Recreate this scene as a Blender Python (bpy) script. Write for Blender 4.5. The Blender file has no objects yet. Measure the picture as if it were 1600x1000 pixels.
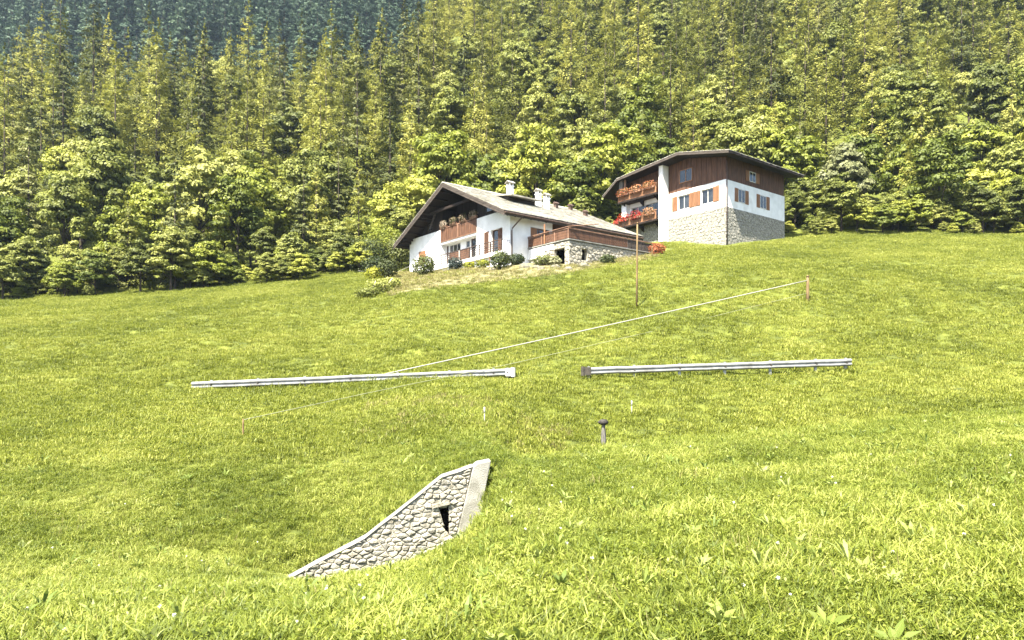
import bpy, math, random
import numpy as np
from mathutils import Vector

# ------------------------------------------------------------------ camera, sky, sun, exposure
SC = bpy.context.scene
COL = SC.collection
F = 1100.0            # focal length in pixels of a 1600 px wide picture
HOR = 600.0           # row of the horizon
cam_d = bpy.data.cameras.new('camera')
cam_d.sensor_width = 36.0
cam_d.lens = 36.0 * F / 1600.0
cam_d.shift_y = (HOR - 500.0) / 1600.0
cam_d.clip_start = 0.1
cam_d.clip_end = 6000.0
cam = bpy.data.objects.new('camera', cam_d)
COL.objects.link(cam)
cam.location = (0, 0, 0)
cam.rotation_euler = (math.radians(90), 0, 0)
SC.camera = cam

SUN_DIR = Vector((-0.35, -0.528, 1.0)).normalized()      # towards the sun
SUN_EL = math.asin(SUN_DIR.z)
SUN_AZ = math.atan2(SUN_DIR.x, SUN_DIR.y)                # clockwise from +Y
world = bpy.data.worlds.new('World')
SC.world = world
world.use_nodes = True
wn = world.node_tree
bg = wn.nodes['Background']
sky = wn.nodes.new('ShaderNodeTexSky')
sky.sky_type = 'NISHITA'
sky.sun_disc = False
sky.sun_elevation = SUN_EL
sky.sun_rotation = SUN_AZ
sky.air_density = 1.0
sky.dust_density = 2.0
wn.links.new(sky.outputs[0], bg.inputs[0])
bg.inputs[1].default_value = 0.085
sd = bpy.data.lights.new('sun', 'SUN')
sd.energy = 5.0
sd.angle = math.radians(0.53)
sd.color = (1.0, 0.94, 0.80)
sun = bpy.data.objects.new('sun', sd)
COL.objects.link(sun)
sun.location = (-30, -40, 80)
sun.rotation_euler = SUN_DIR.to_track_quat('Z', 'Y').to_euler()
SC.view_settings.view_transform = 'Standard'
SC.view_settings.look = 'None'
SC.view_settings.gamma = 1.0
SC.view_settings.use_curve_mapping = False
SC.view_settings.exposure = 2.55
SC.render.engine = 'CYCLES'
SC.cycles.use_denoising = True
SC.cycles.max_bounces = 6
SC.cycles.transparent_max_bounces = 8
SC.cycles.volume_bounces = 0

HAZE = 0.0001
RNG = np.random.default_rng(7)
random.seed(7)

# ------------------------------------------------------------------ helpers
def at(px, py, Y):
    return Vector(((px - 800.0) / F * Y, Y, (HOR - py) / F * Y))

def tag(o, label=None, cat=None, group=None, kind=None):
    if label: o['label'] = label
    if cat: o['category'] = cat
    if group: o['group'] = group
    if kind: o['kind'] = kind
    return o

def empty(name, loc, rz=0.0):
    o = bpy.data.objects.new(name, None)
    COL.objects.link(o)
    o.location = loc
    o.rotation_euler = (0, 0, rz)
    o.empty_display_size = 0.3
    return o

def mesh_data(name, verts, faces, mats, smooth=False, midx=None):
    me = bpy.data.meshes.new(name)
    V = np.asarray(verts, dtype=np.float32).reshape(-1, 3)
    if isinstance(faces, np.ndarray):
        n, k = faces.shape
        me.vertices.add(len(V)); me.vertices.foreach_set('co', V.ravel())
        me.loops.add(n * k); me.loops.foreach_set('vertex_index', faces.astype(np.int32).ravel())
        me.polygons.add(n)
        me.polygons.foreach_set('loop_start', np.arange(0, n * k, k, dtype=np.int32))
        me.polygons.foreach_set('loop_total', np.full(n, k, dtype=np.int32))
        me.update(calc_edges=True)
        me.validate()
    else:
        me.from_pydata([tuple(map(float, v)) for v in V], [], faces)
        me.update()
    for m in (mats if isinstance(mats, (list, tuple)) else [mats]):
        me.materials.append(m)
    if midx is not None:
        me.polygons.foreach_set('material_index', np.asarray(midx, dtype=np.int32))
    if smooth:
        me.polygons.foreach_set('use_smooth', np.ones(len(me.polygons), dtype=bool))
    return me

def link(name, me, parent=None, loc=None):
    o = bpy.data.objects.new(name, me)
    COL.objects.link(o)
    if parent is not None: o.parent = parent
    if loc is not None: o.location = loc
    return o

class MB:
    """collects shapes, builds one mesh object"""
    def __init__(self): self.v = []; self.f = []
    def add(self, verts, faces):
        b = len(self.v)
        self.v.extend([tuple(p) for p in verts])
        self.f.extend([tuple(i + b for i in f) for f in faces])
        return self
    def box(self, x0, x1, y0, y1, z0, z1):
        v = [(x0,y0,z0),(x1,y0,z0),(x1,y1,z0),(x0,y1,z0),(x0,y0,z1),(x1,y0,z1),(x1,y1,z1),(x0,y1,z1)]
        f = [(0,3,2,1),(4,5,6,7),(0,1,5,4),(1,2,6,5),(2,3,7,6),(3,0,4,7)]
        return self.add(v, f)
    def prism(self, poly, d):
        """poly: list of 3-D points (planar); d: extrusion vector"""
        n = len(poly); d = Vector(d)
        a = [Vector(p) for p in poly]; b = [p + d for p in a]
        f = [tuple(range(n))[::-1], tuple(range(n, 2 * n))] + [(i, (i+1) % n, n + (i+1) % n, n + i) for i in range(n)]
        return self.add(a + b, f)
    def tube(self, pts, rad, n=8, cap=True):
        pts = [Vector(p) for p in pts]
        if not isinstance(rad, (list, tuple)): rad = [rad] * len(pts)
        ring = []
        for i, p in enumerate(pts):
            d = (pts[min(i+1, len(pts)-1)] - pts[max(i-1, 0)]).normalized()
            a = d.orthogonal().normalized() if abs(d.z) > 0.95 else d.cross(Vector((0,0,1))).normalized()
            b = d.cross(a).normalized()
            ring.append([p + (a * math.cos(2*math.pi*k/n) + b * math.sin(2*math.pi*k/n)) * rad[i] for k in range(n)])
        v = [q for r in ring for q in r]; f = []
        for i in range(len(pts) - 1):
            for k in range(n):
                f.append((i*n+k, i*n+(k+1) % n, (i+1)*n+(k+1) % n, (i+1)*n+k))
        if cap:
            f.append(tuple(range(n))[::-1]); f.append(tuple((len(pts)-1)*n + k for k in range(n)))
        return self.add(v, f)
    def lathe(self, prof, n=16, c=(0,0,0)):
        v = []; f = []
        for r, z in prof:
            for k in range(n):
                a = 2*math.pi*k/n
                v.append((c[0]+r*math.cos(a), c[1]+r*math.sin(a), c[2]+z))
        for i in range(len(prof)-1):
            for k in range(n):
                f.append((i*n+k, i*n+(k+1) % n, (i+1)*n+(k+1) % n, (i+1)*n+k))
        f.append(tuple(range(n))[::-1]); f.append(tuple((len(prof)-1)*n+k for k in range(n)))
        return self.add(v, f)
    def build(self, name, mat, parent=None, smooth=False, loc=None):
        return link(name, mesh_data(name, self.v, self.f, mat, smooth), parent, loc)

# ------------------------------------------------------------------ materials
def _nt(name):
    m = bpy.data.materials.new(name); m.use_nodes = True
    nt = m.node_tree; nt.nodes.clear()
    return m, nt, nt.nodes.new('ShaderNodeOutputMaterial')

def N(nt, t, **kw):
    n = nt.nodes.new(t)
    for k, v in kw.items(): setattr(n, k, v)
    return n

def ramp(nt, stops):
    r = N(nt, 'ShaderNodeValToRGB')
    while len(r.color_ramp.elements) < len(stops): r.color_ramp.elements.new(0.5)
    for e, (p, c) in zip(r.color_ramp.elements, stops):
        e.position = p; e.color = (*c, 1)
    return r

def pmat(name, c1, c2, scale=3.0, rough=0.8, bump=0.3, bscale=None, stretch=(1,1,1), metallic=0.0, detail=8.0, lo=0.35, hi=0.65, spec=0.3, dirt=None):
    m, nt, out = _nt(name)
    b = N(nt, 'ShaderNodeBsdfPrincipled')
    tc = N(nt, 'ShaderNodeTexCoord'); mp = N(nt, 'ShaderNodeMapping')
    mp.inputs['Scale'].default_value = stretch
    nt.links.new(tc.outputs['Object'], mp.inputs[0])
    no = N(nt, 'ShaderNodeTexNoise'); no.inputs['Scale'].default_value = scale; no.inputs['Detail'].default_value = detail
    nt.links.new(mp.outputs[0], no.inputs['Vector'])
    r = ramp(nt, [(lo, c1), (hi, c2)])
    nt.links.new(no.outputs[0], r.inputs[0])
    colout = r.outputs[0]
    if dirt:
        n3 = N(nt, 'ShaderNodeTexNoise'); n3.inputs['Scale'].default_value = dirt[1]; n3.inputs['Detail'].default_value = 6
        nt.links.new(tc.outputs['Object'], n3.inputs['Vector'])
        r3 = ramp(nt, [(dirt[2], (0,0,0)), (dirt[3], (1,1,1))]); nt.links.new(n3.outputs[0], r3.inputs[0])
        mx = N(nt, 'ShaderNodeMix', data_type='RGBA'); nt.links.new(r3.outputs[0], mx.inputs[0])
        nt.links.new(colout, mx.inputs[6]); mx.inputs[7].default_value = (*dirt[0], 1)
        colout = mx.outputs[2]
    nt.links.new(colout, b.inputs['Base Color'])
    b.inputs['Roughness'].default_value = rough
    b.inputs['Metallic'].default_value = metallic
    b.inputs['Specular IOR Level'].default_value = spec
    if bump > 0:
        n2 = N(nt, 'ShaderNodeTexNoise'); n2.inputs['Scale'].default_value = bscale or scale * 4; n2.inputs['Detail'].default_value = 8
        nt.links.new(mp.outputs[0], n2.inputs['Vector'])
        bp = N(nt, 'ShaderNodeBump'); bp.inputs['Strength'].default_value = bump; bp.inputs['Distance'].default_value = 0.03
        nt.links.new(n2.outputs[0], bp.inputs['Height']); nt.links.new(bp.outputs[0], b.inputs['Normal'])
    nt.links.new(b.outputs[0], out.inputs[0])
    return m

def leafmat(name, c1, c2, c3=None, trans=0.35, nscale=0.6, rough=0.6, gloss=0.02, isl=0.12, obj=0.5):
    """colour varies by tree/tuft (random) and by a noise through the crown"""
    m, nt, out = _nt(name)
    oi = N(nt, 'ShaderNodeObjectInfo')
    geo = N(nt, 'ShaderNodeNewGeometry')
    no = N(nt, 'ShaderNodeTexNoise'); no.inputs['Scale'].default_value = nscale; no.inputs['Detail'].default_value = 5
    nt.links.new(geo.outputs['Position'], no.inputs['Vector'])
    a = N(nt, 'ShaderNodeMath', operation='MULTIPLY_ADD'); a.inputs[1].default_value = obj; a.inputs[2].default_value = -obj / 2
    nt.links.new(oi.outputs['Random'], a.inputs[0])
    s = N(nt, 'ShaderNodeMath', operation='ADD'); nt.links.new(a.outputs[0], s.inputs[0]); nt.links.new(no.outputs[0], s.inputs[1])
    rp = N(nt, 'ShaderNodeMath', operation='MULTIPLY_ADD'); rp.inputs[1].default_value = isl; rp.inputs[2].default_value = -isl / 2
    nt.links.new(geo.outputs['Random Per Island'], rp.inputs[0])
    s2 = N(nt, 'ShaderNodeMath', operation='ADD'); nt.links.new(s.outputs[0], s2.inputs[0]); nt.links.new(rp.outputs[0], s2.inputs[1])
    r = ramp(nt, [(0.25, c1), (0.55, c2), (0.85, c3 or c2)])
    nt.links.new(s2.outputs[0], r.inputs[0])
    d = N(nt, 'ShaderNodeBsdfDiffuse'); t = N(nt, 'ShaderNodeBsdfTranslucent')
    nt.links.new(r.outputs[0], d.inputs[0]); nt.links.new(r.outputs[0], t.inputs[0])
    mx = N(nt, 'ShaderNodeMixShader'); mx.inputs[0].default_value = trans
    nt.links.new(d.outputs[0], mx.inputs[1]); nt.links.new(t.outputs[0], mx.inputs[2])
    g = N(nt, 'ShaderNodeBsdfGlossy'); g.inputs['Roughness'].default_value = rough
    m2 = N(nt, 'ShaderNodeMixShader'); m2.inputs[0].default_value = gloss
    nt.links.new(mx.outputs[0], m2.inputs[1]); nt.links.new(g.outputs[0], m2.inputs[2])
    nt.links.new(m2.outputs[0], out.inputs[0])
    return m

M = {}
M['soil'] = pmat('meadow_soil', (0.0440, 0.0550, 0.0066), (0.0935, 0.1078, 0.0121), 1.3, 0.95, 0.6, 9.0)
M['grass'] = leafmat('grass_blades', (0.0779, 0.1048, 0.0104), (0.1581, 0.1894, 0.0179), (0.3139, 0.3287, 0.0774), 0.45, 0.35, isl=0.4, obj=0.4)
M['grass_far'] = leafmat('grass_hill', (0.0862, 0.1071, 0.0111), (0.1747, 0.1986, 0.0195), (0.2930, 0.2990, 0.0625), 0.42, 0.16, isl=0.35, obj=0.4)
M['grass_dry'] = leafmat('grass_dry', (0.12, 0.115, 0.03), (0.20, 0.18, 0.06), (0.29, 0.25, 0.11), 0.3, 0.5)
M['weed'] = leafmat('weed_leaf', (0.10, 0.14, 0.025), (0.16, 0.20, 0.035), (0.26, 0.29, 0.10), 0.35, 2.0)
M['white_petal'] = leafmat('white_petal', (0.62, 0.62, 0.5), (0.7, 0.7, 0.6), None, 0.3, 3.0)
M['bark'] = pmat('bark', (0.02, 0.015, 0.010), (0.06, 0.046, 0.032), 4, 0.95, 0.8, 12, (3,3,0.6))
M['deadwood'] = pmat('deadwood', (0.35, 0.30, 0.22), (0.55, 0.48, 0.36), 4, 0.9, 0.6, 12, (3,3,0.6))
M['broad'] = leafmat('broadleaf', (0.0726, 0.0940, 0.0106), (0.1650, 0.1881, 0.0185), (0.3080, 0.3135, 0.0528), 0.35, 0.5)
M['broad_olive'] = leafmat('broadleaf_olive', (0.0720, 0.0864, 0.0144), (0.1632, 0.1800, 0.0324), (0.2820, 0.2856, 0.0720), 0.35, 0.5)
M['silver'] = leafmat('silver_leaf', (0.10, 0.11, 0.04), (0.19, 0.195, 0.09), (0.30, 0.29, 0.17), 0.3, 0.6)
M['larch'] = leafmat('larch_needles', (0.0738, 0.0828, 0.0122), (0.1713, 0.1785, 0.0293), (0.3096, 0.2974, 0.0671), 0.35, 0.35)
M['spruce'] = leafmat('spruce_needles', (0.0375, 0.0475, 0.0125), (0.0813, 0.0900, 0.0238), (0.1500, 0.1500, 0.0475), 0.2, 0.4)
M['spruce_far'] = leafmat('haze_blue_spruce_needles', (0.0235, 0.0442, 0.0279), (0.0610, 0.0988, 0.0592), (0.1290, 0.1820, 0.1022), 0.2, 0.2)  # dark spruce green with the blue of distance haze mixed into the colour
M['shrub_dark'] = leafmat('shrub_dark', (0.020, 0.032, 0.010), (0.055, 0.070, 0.016), (0.11, 0.12, 0.03), 0.25, 2.0)
M['shrub_blue'] = leafmat('shrub_blue', (0.020, 0.032, 0.026), (0.055, 0.072, 0.060), (0.17, 0.19, 0.17), 0.2, 3.0)
M['shrub_lime'] = leafmat('shrub_lime', (0.11, 0.13, 0.010), (0.22, 0.23, 0.015), (0.33, 0.31, 0.03), 0.4, 2.0)
M['flower_red'] = leafmat('flower_red', (0.2860, 0.0144, 0.0096), (0.4680, 0.0320, 0.0200), (0.5850, 0.0720, 0.0400), 0.3, 2.0)
M['flower_orange'] = leafmat('flower_orange', (0.24, 0.07, 0.025), (0.38, 0.15, 0.06), (0.45, 0.28, 0.16), 0.3, 2.0)
M['flower_pale'] = leafmat('flower_pale', (0.10, 0.075, 0.045), (0.20, 0.155, 0.105), (0.32, 0.26, 0.2), 0.3, 2.0)
M['plaster'] = pmat('white_plaster', (0.60, 0.60, 0.59), (0.70, 0.70, 0.69), 1.2, 0.9, 0.25, 40, dirt=((0.42, 0.40, 0.36), 0.8, 0.56, 0.9))
M['wood_dark'] = pmat('dark_wood', (0.0075, 0.0042, 0.0030), (0.0210, 0.0117, 0.0072), 2.5, 0.8, 0.5, 10, (6,6,0.6))
M['wood_grey'] = pmat('weathered_wood', (0.026, 0.020, 0.016), (0.066, 0.052, 0.042), 2.5, 0.85, 0.6, 8, (0.5,0.5,6))
M['wood_red'] = pmat('red_brown_wood', (0.052, 0.024, 0.013), (0.105, 0.050, 0.027), 2.0, 0.7, 0.4, 9, (5,5,0.6))
M['wood_orange'] = pmat('orange_wood', (0.16, 0.075, 0.035), (0.24, 0.12, 0.06), 2.0, 0.7, 0.4, 9, (5,5,0.6))
M['wood_pole'] = pmat('pole_wood', (0.10, 0.065, 0.028), (0.16, 0.11, 0.05), 3.0, 0.8, 0.4, 9, (5,5,0.4))
M['wood_beam'] = pmat('rail_wood', (0.12, 0.06, 0.035), (0.2, 0.115, 0.075), 2.0, 0.7, 0.3, 9)
M['shingle'] = pmat('roof_stone', (0.1848, 0.1725, 0.1448), (0.3465, 0.3265, 0.2772), 2.2, 0.9, 0.6, 14, dirt=((0.1386, 0.1309, 0.0847), 0.55, 0.5, 0.8))
M['glass'] = pmat('window_glass', (0.012, 0.014, 0.016), (0.03, 0.033, 0.036), 1.0, 0.06, 0.0, spec=0.6)
M['frame_white'] = pmat('white_frame', (0.36, 0.35, 0.32), (0.44, 0.43, 0.40), 3, 0.6, 0.1)
M['iron'] = pmat('brown_iron', (0.035, 0.022, 0.016), (0.06, 0.04, 0.03), 6, 0.6, 0.1)
M['copper'] = pmat('brown_gutter', (0.07, 0.045, 0.035), (0.12, 0.08, 0.06), 4, 0.5, 0.1, metallic=0.3)
M['stone'] = pmat('pale_stone', (0.1823, 0.1688, 0.1350), (0.3172, 0.2970, 0.2497), 5.0, 0.92, 0.8, 30, dirt=((0.0810, 0.0743, 0.0540), 9.0, 0.52, 0.72))
M['stone_b'] = pmat('grey_stone', (0.1512, 0.1452, 0.1210), (0.2949, 0.2797, 0.2419), 6.0, 0.92, 0.8, 30, dirt=((0.0756, 0.0711, 0.0544), 7.0, 0.5, 0.72))
M['stone_c'] = pmat('warm_stone', (0.2100, 0.1890, 0.1470), (0.3500, 0.3220, 0.2590), 6.0, 0.92, 0.8, 30, dirt=((0.0910, 0.0840, 0.0616), 8.0, 0.55, 0.75))
M['mortar'] = pmat('old_mortar', (0.1796, 0.1642, 0.1283), (0.3591, 0.3335, 0.2693), 7.0, 0.95, 0.8, 40)
M['concrete'] = pmat('pale_concrete', (0.1650, 0.1584, 0.1375), (0.2365, 0.2288, 0.2057), 2.5, 0.9, 0.6, 45, dirt=((0.0935, 0.0902, 0.0682), 3.0, 0.50, 0.74))
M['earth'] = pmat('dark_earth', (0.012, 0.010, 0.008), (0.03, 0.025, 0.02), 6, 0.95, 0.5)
M['zinc'] = pmat('galvanised_steel', (0.19, 0.195, 0.195), (0.26, 0.265, 0.265), 5, 0.45, 0.15, 20, metallic=0.35, dirt=((0.12, 0.115, 0.10), 1.2, 0.5, 0.8))
M['rust'] = pmat('dark_steel', (0.02, 0.018, 0.014), (0.05, 0.042, 0.034), 5, 0.7, 0.3)
M['cable'] = pmat('white_cable', (0.24, 0.235, 0.20), (0.30, 0.29, 0.25), 2, 0.6, 0.0)
M['wire'] = pmat('pale_wire', (0.19, 0.195, 0.11), (0.24, 0.245, 0.15), 2, 0.6, 0.0)
M['post_grey'] = pmat('weathered_post', (0.055, 0.05, 0.045), (0.14, 0.132, 0.118), 4, 0.9, 0.7, 12, (5,5,0.7))
M['cap_dark'] = pmat('dark_cap', (0.012, 0.010, 0.009), (0.04, 0.034, 0.03), 9, 0.7, 0.5)
M['forest_floor'] = pmat('forest_floor', (0.02, 0.025, 0.008), (0.045, 0.05, 0.016), 0.3, 0.95, 0.3, 3)
M['bank_soil'] = pmat('dry_bank_soil', (0.0715, 0.0676, 0.0260), (0.1690, 0.1495, 0.0715), 1.8, 0.95, 0.9, 9)
M['rock_bank'] = pmat('bank_rock', (0.09, 0.084, 0.06), (0.17, 0.155, 0.115), 3, 0.95, 0.9, 10)

# ------------------------------------------------------------------ terrain: profiles along viewing columns, metres
TER = [
 (-600, [(0,-1.6),(4.5,-1.8),(8,-2.6),(11,-3.4),(14,-3.5),(18,-2.7),(24,-1.4),(30,-.4),(47,2.8),(71,7.4),(90,12),(150,50),(170,57),(230,48),(330,30)]),
 (0,    [(0,-1.6),(4.5,-1.75),(8,-2.5),(11,-3.2),(14,-3.3),(18,-2.4),(24,-1.3),(30,-.4),(47,3.9),(71,8.7),(90,13.5),(150,54),(168,62),(230,52),(330,32)]),
 (250,  [(0,-1.6),(4.5,-1.72),(8,-2.48),(11,-3.1),(14,-3.25),(18,-2.3),(24,-1.2),(30,-.3),(47,4.4),(71,9.4),(90,14.5),(150,55),(170,64),(230,56),(330,36)]),
 (490,  [(0,-1.6),(4.5,-1.68),(8,-2.42),(10.5,-3.05),(13,-3.8),(14.05,-3.8),(14.3,-3.5),(18,-2.3),(24,-1.1),(30,-.15),(47,5.1),(71,10.6),(90,16),(150,54),(175,63),(230,62),(330,45)]),
 (570,  [(0,-1.6),(4.5,-1.66),(8,-2.4),(10.8,-2.95),(13,-3.65),(14.05,-3.65),(14.3,-3.02),(18,-2.0),(24,-.9),(30,.0),(47,5.35),(71,11.2),(90,17),(150,55),(180,64),(230,70),(330,55)]),
 (638,  [(0,-1.6),(4.5,-1.65),(8,-2.34),(11.0,-2.86),(13,-3.5),(14.05,-3.5),(14.3,-2.35),(18,-1.7),(24,-.7),(30,.2),(46,5.8),(68,10.75),(71,11.2),(90,17.5),(150,57),(200,82),(250,100),(330,95)]),
 (690,  [(0,-1.6),(4.5,-1.64),(8,-2.24),(11.3,-2.7),(13,-3.3),(14.05,-3.3),(14.3,-1.86),(18,-1.45),(24,-.62),(30,.25),(48,6.5),(61.5,9.85),(70,10.8),(90,17.5),(150,60),(200,97),(250,125),(330,150)]),
 (735,  [(0,-1.6),(4.5,-1.64),(8,-2.05),(11.5,-2.5),(13,-2.9),(14.05,-2.9),(14.3,-1.62),(18,-1.4),(24,-.62),(30,.25),(46,5.9),(59,9.75),(66,10.4),(85,14.5),(95,19),(150,60),(240,128),(330,160)]),
 (763,  [(0,-1.6),(4.5,-1.64),(8,-1.95),(12,-2.28),(14.05,-2.4),(14.3,-1.58),(18,-1.45),(24,-.62),(30,.25),(46,5.8),(58,9.7),(66,10.4),(85,14.5),(95,19),(150,60),(240,128),(330,160)]),
 (781,  [(0,-1.6),(4.5,-1.64),(8,-1.9),(12,-1.75),(14.05,-1.57),(14.5,-1.6),(18,-1.7),(24,-.75),(30,.25),(46,5.8),(57.5,9.65),(66,10.4),(85,14.5),(95,19),(150,60),(240,129),(330,160)]),
 (800,  [(0,-1.6),(4.5,-1.64),(8,-1.88),(13,-1.68),(15,-1.74),(18,-2.0),(20,-2.2),(24,-1.3),(30,.25),(45,5.4),(57,9.75),(62,10.3),(80,13.5),(95,19),(150,60),(240,130),(330,162)]),
 (850,  [(0,-1.6),(4.5,-1.64),(10,-1.95),(16,-1.83),(18,-1.93),(20.5,-2.65),(25,-1.45),(30,.25),(45,5.7),(55.5,9.5),(60,10.2),(80,14),(95,20),(150,61),(240,130),(330,164)]),
 (890,  [(0,-1.6),(4.5,-1.64),(10,-1.92),(16,-1.77),(19,-1.87),(21.5,-2.65),(25.5,-1.45),(30,.25),(45,6.0),(54.8,9.2),(60,10.3),(80,15),(95,21),(150,62),(240,130),(330,165)]),
 (943,  [(0,-1.6),(4.5,-1.64),(10,-1.85),(16,-1.7),(20,-1.82),(22.5,-2.65),(26,-1.4),(30,.24),(45,6.5),(57,9.9),(62,11.0),(72,14.2),(95,22),(150,63),(240,132),(330,166)]),
 (1031, [(0,-1.6),(4.5,-1.63),(10,-1.75),(16,-1.55),(20,-1.68),(22.5,-2.5),(26,-1.3),(30,.3),(45,7.0),(61,11.3),(70,14.2),(75,15),(95,23),(150,64),(240,134),(330,168)]),
 (1300, [(0,-1.6),(4.5,-1.6),(10,-1.5),(16,-1.25),(20,-1.25),(22.5,-2.0),(26,-1.0),(30,.45),(45,7.0),(61,11.9),(72,15),(95,24),(150,66),(240,137),(330,170)]),
 (1600, [(0,-1.6),(4.5,-1.55),(10,-1.2),(16,-.85),(20,-.8),(22.5,-1.0),(26,-.4),(30,.6),(45,6.8),(61,12),(75,16),(95,25),(150,68),(240,140),(330,172)]),
 (2200, [(0,-1.5),(4.5,-1.4),(10,-.8),(16,-.2),(20,0),(22.5,.1),(26,.5),(30,1.2),(45,6.6),(61,12),(75,16),(95,26),(150,70),(240,144),(330,176)]),
]
UC = np.array([(p - 800) / F for p, _ in TER])
def _rows():
    r = [-25, -12, -6, -3, -1.5, 0, 1, 2]
    y = 2.0
    while y < 12.6: y += 0.16; r.append(y)
    while y < 15.0: y += 0.08; r.append(y)
    while y < 32: y += 0.25; r.append(y)
    while y < 80: y += 0.6; r.append(y)
    while y < 330: y += 3.0; r.append(y)
    return np.array(r)
GY = _rows()
GU = np.concatenate([np.arange(-1.27, -0.35, 0.02), np.arange(-0.35, 0.30, 0.008), np.arange(0.30, 1.28, 0.02)])
_cols = np.stack([np.interp(np.maximum(GY, 0), [q[0] for q in c], [q[1] for q in c]) for _, c in TER], 1)
GZ = np.stack([np.interp(GU, UC, row) for row in _cols], 0)
def _smooth(Z, mask):
    for _ in range(5):
        P = np.pad(Z, 1, mode='edge')
        S = (P[:-2,1:-1] + P[2:,1:-1] + P[1:-1,:-2] + P[1:-1,2:] + 2 * P[1:-1,1:-1]) / 6
        Z = np.where(mask, S, Z)
    return Z
_wallzone = ((GY[:, None] > 13.4) & (GY[:, None] < 14.9)) & ((GU[None, :] > -0.38) & (GU[None, :] < -0.015))
GZ = _smooth(GZ, ~_wallzone)
def vnoise(x, y, s):
    x = x * s; y = y * s
    return (np.sin(x*1.7 + 1.3*np.sin(y*1.1)) * np.cos(y*1.9 + 1.1*np.sin(x*0.8)) + 0.5*np.sin(x*3.9 + y*2.3 + 1.7) * np.cos(y*4.3 - x*1.2)) / 1.5
GXm = GU[None, :] * np.maximum(GY, 4)[:, None]
GYm = np.repeat(GY[:, None], len(GU), 1)
_amp = np.clip(0.02 + 0.0022 * np.abs(GYm), 0, 0.5)
GZ = GZ + np.where(_wallzone, 0, _amp * (0.6 * vnoise(GXm, GYm, 0.35) + 0.4 * vnoise(GXm + 31, GYm - 17, 1.3)))
_hill = np.clip((GYm - 30) / 4, 0, 1) * np.clip((55 - GYm) / 4, 0, 1)
GZ = GZ + _hill * 0.17 * np.sin(GYm * 1.75 + 0.25 * GXm + 1.6 * vnoise(GXm, GYm, 0.12)) * (0.6 + 0.4 * vnoise(GXm, GYm, 0.2))
def ground(X, Y):
    X = np.asarray(X, float); Y = np.asarray(Y, float)
    u = X / np.maximum(Y, 4)
    i = np.clip(np.searchsorted(GY, Y) - 1, 0, len(GY) - 2)
    j = np.clip(np.searchsorted(GU, u) - 1, 0, len(GU) - 2)
    a = np.clip((Y - GY[i]) / (GY[i+1] - GY[i]), 0, 1); b = np.clip((u - GU[j]) / (GU[j+1] - GU[j]), 0, 1)
    return (GZ[i,j]*(1-a) + GZ[i+1,j]*a)*(1-b) + (GZ[i,j+1]*(1-a) + GZ[i+1,j+1]*a)*b
def gz(x, y): return float(ground(x, y))

def grid_faces(nr, nc):
    a = np.arange(nr * nc).reshape(nr, nc)
    return np.stack([a[:-1,:-1], a[:-1,1:], a[1:,1:], a[1:,:-1]], -1).reshape(-1, 4)
gme = mesh_data('ground', np.stack([GXm, GYm, GZ], -1), grid_faces(*GZ.shape), M['soil'], True)
tag(link('ground', gme), kind='structure')

# far mountain flank across the valley
MY = np.linspace(240, 620, 40); MU = np.linspace(-1.3, 0.1, 60)
MXm = MU[None, :] * MY[:, None]; MYm = np.repeat(MY[:, None], 60, 1)
MZ = 50 + (MYm - 240) * 1.15 + 7 * vnoise(MXm, MYm, 0.02)
tag(link('mountain', mesh_data('mountain', np.stack([MXm, MYm, MZ], -1), grid_faces(40, 60), M['forest_floor'], True)), kind='structure')
def mground(X, Y): return 50 + (Y - 240) * 1.15 + 7 * vnoise(X, Y, 0.02)

# ------------------------------------------------------------------ foliage meshes
def quads(cent, nrm, size, aspect=0.6, rng=RNG, fold=0.0):
    """diamond leaves: centre, facing normal, length"""
    n = len(cent)
    nrm = nrm / np.maximum(np.linalg.norm(nrm, axis=1, keepdims=True), 1e-6)
    r = rng.normal(size=(n, 3))
    t = np.cross(nrm, r); t /= np.maximum(np.linalg.norm(t, axis=1, keepdims=True), 1e-6)
    b = np.cross(nrm, t)
    L = (size * 0.5)[:, None]; W = L * aspect
    v = np.stack([cent - t*L, cent + b*W + t*L*0.1, cent + t*L, cent - b*W + t*L*0.1], 1)
    return v.reshape(-1, 3)
def quad_faces(n): return np.arange(n * 4).reshape(n, 4)

def sphere_dirs(n, rng):
    d = rng.normal(size=(n, 3)); return d / np.linalg.norm(d, axis=1, keepdims=True)

def broad_crown(seed, h, r, nclump=80, per=95, leaf=0.40):
    rng = np.random.default_rng(seed)
    d = sphere_dirs(nclump, rng)
    d[:, 2] = np.where(d[:, 2] < -0.5, -d[:, 2], d[:, 2])
    rad = rng.uniform(0.45, 1.0, nclump)
    c = d * rad[:, None] * np.array([r, r, h * 0.46]) + np.array([0, 0, h * 0.52])
    taper = np.clip(1.15 - 0.55 * (c[:, 2] / h), 0.4, 1)
    c[:, :2] *= taper[:, None]
    cr = rng.uniform(0.17, 0.33, nclump) * r
    C = np.repeat(c, per, 0); R = np.repeat(cr, per)
    dd = sphere_dirs(nclump * per, rng); dd[:, 2] = np.abs(dd[:, 2]) * 0.9 + dd[:, 2] * 0.1
    P = C + dd * (R * rng.uniform(0.55, 1.08, len(R)))[:, None] * np.array([1, 1, 0.8])
    nr = dd + rng.normal(size=dd.shape) * 0.28 + np.array([0, 0, 0.2])
    return quads(P, nr, rng.uniform(0.7, 1.35, len(P)) * leaf, 0.75, rng), c, cr

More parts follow.
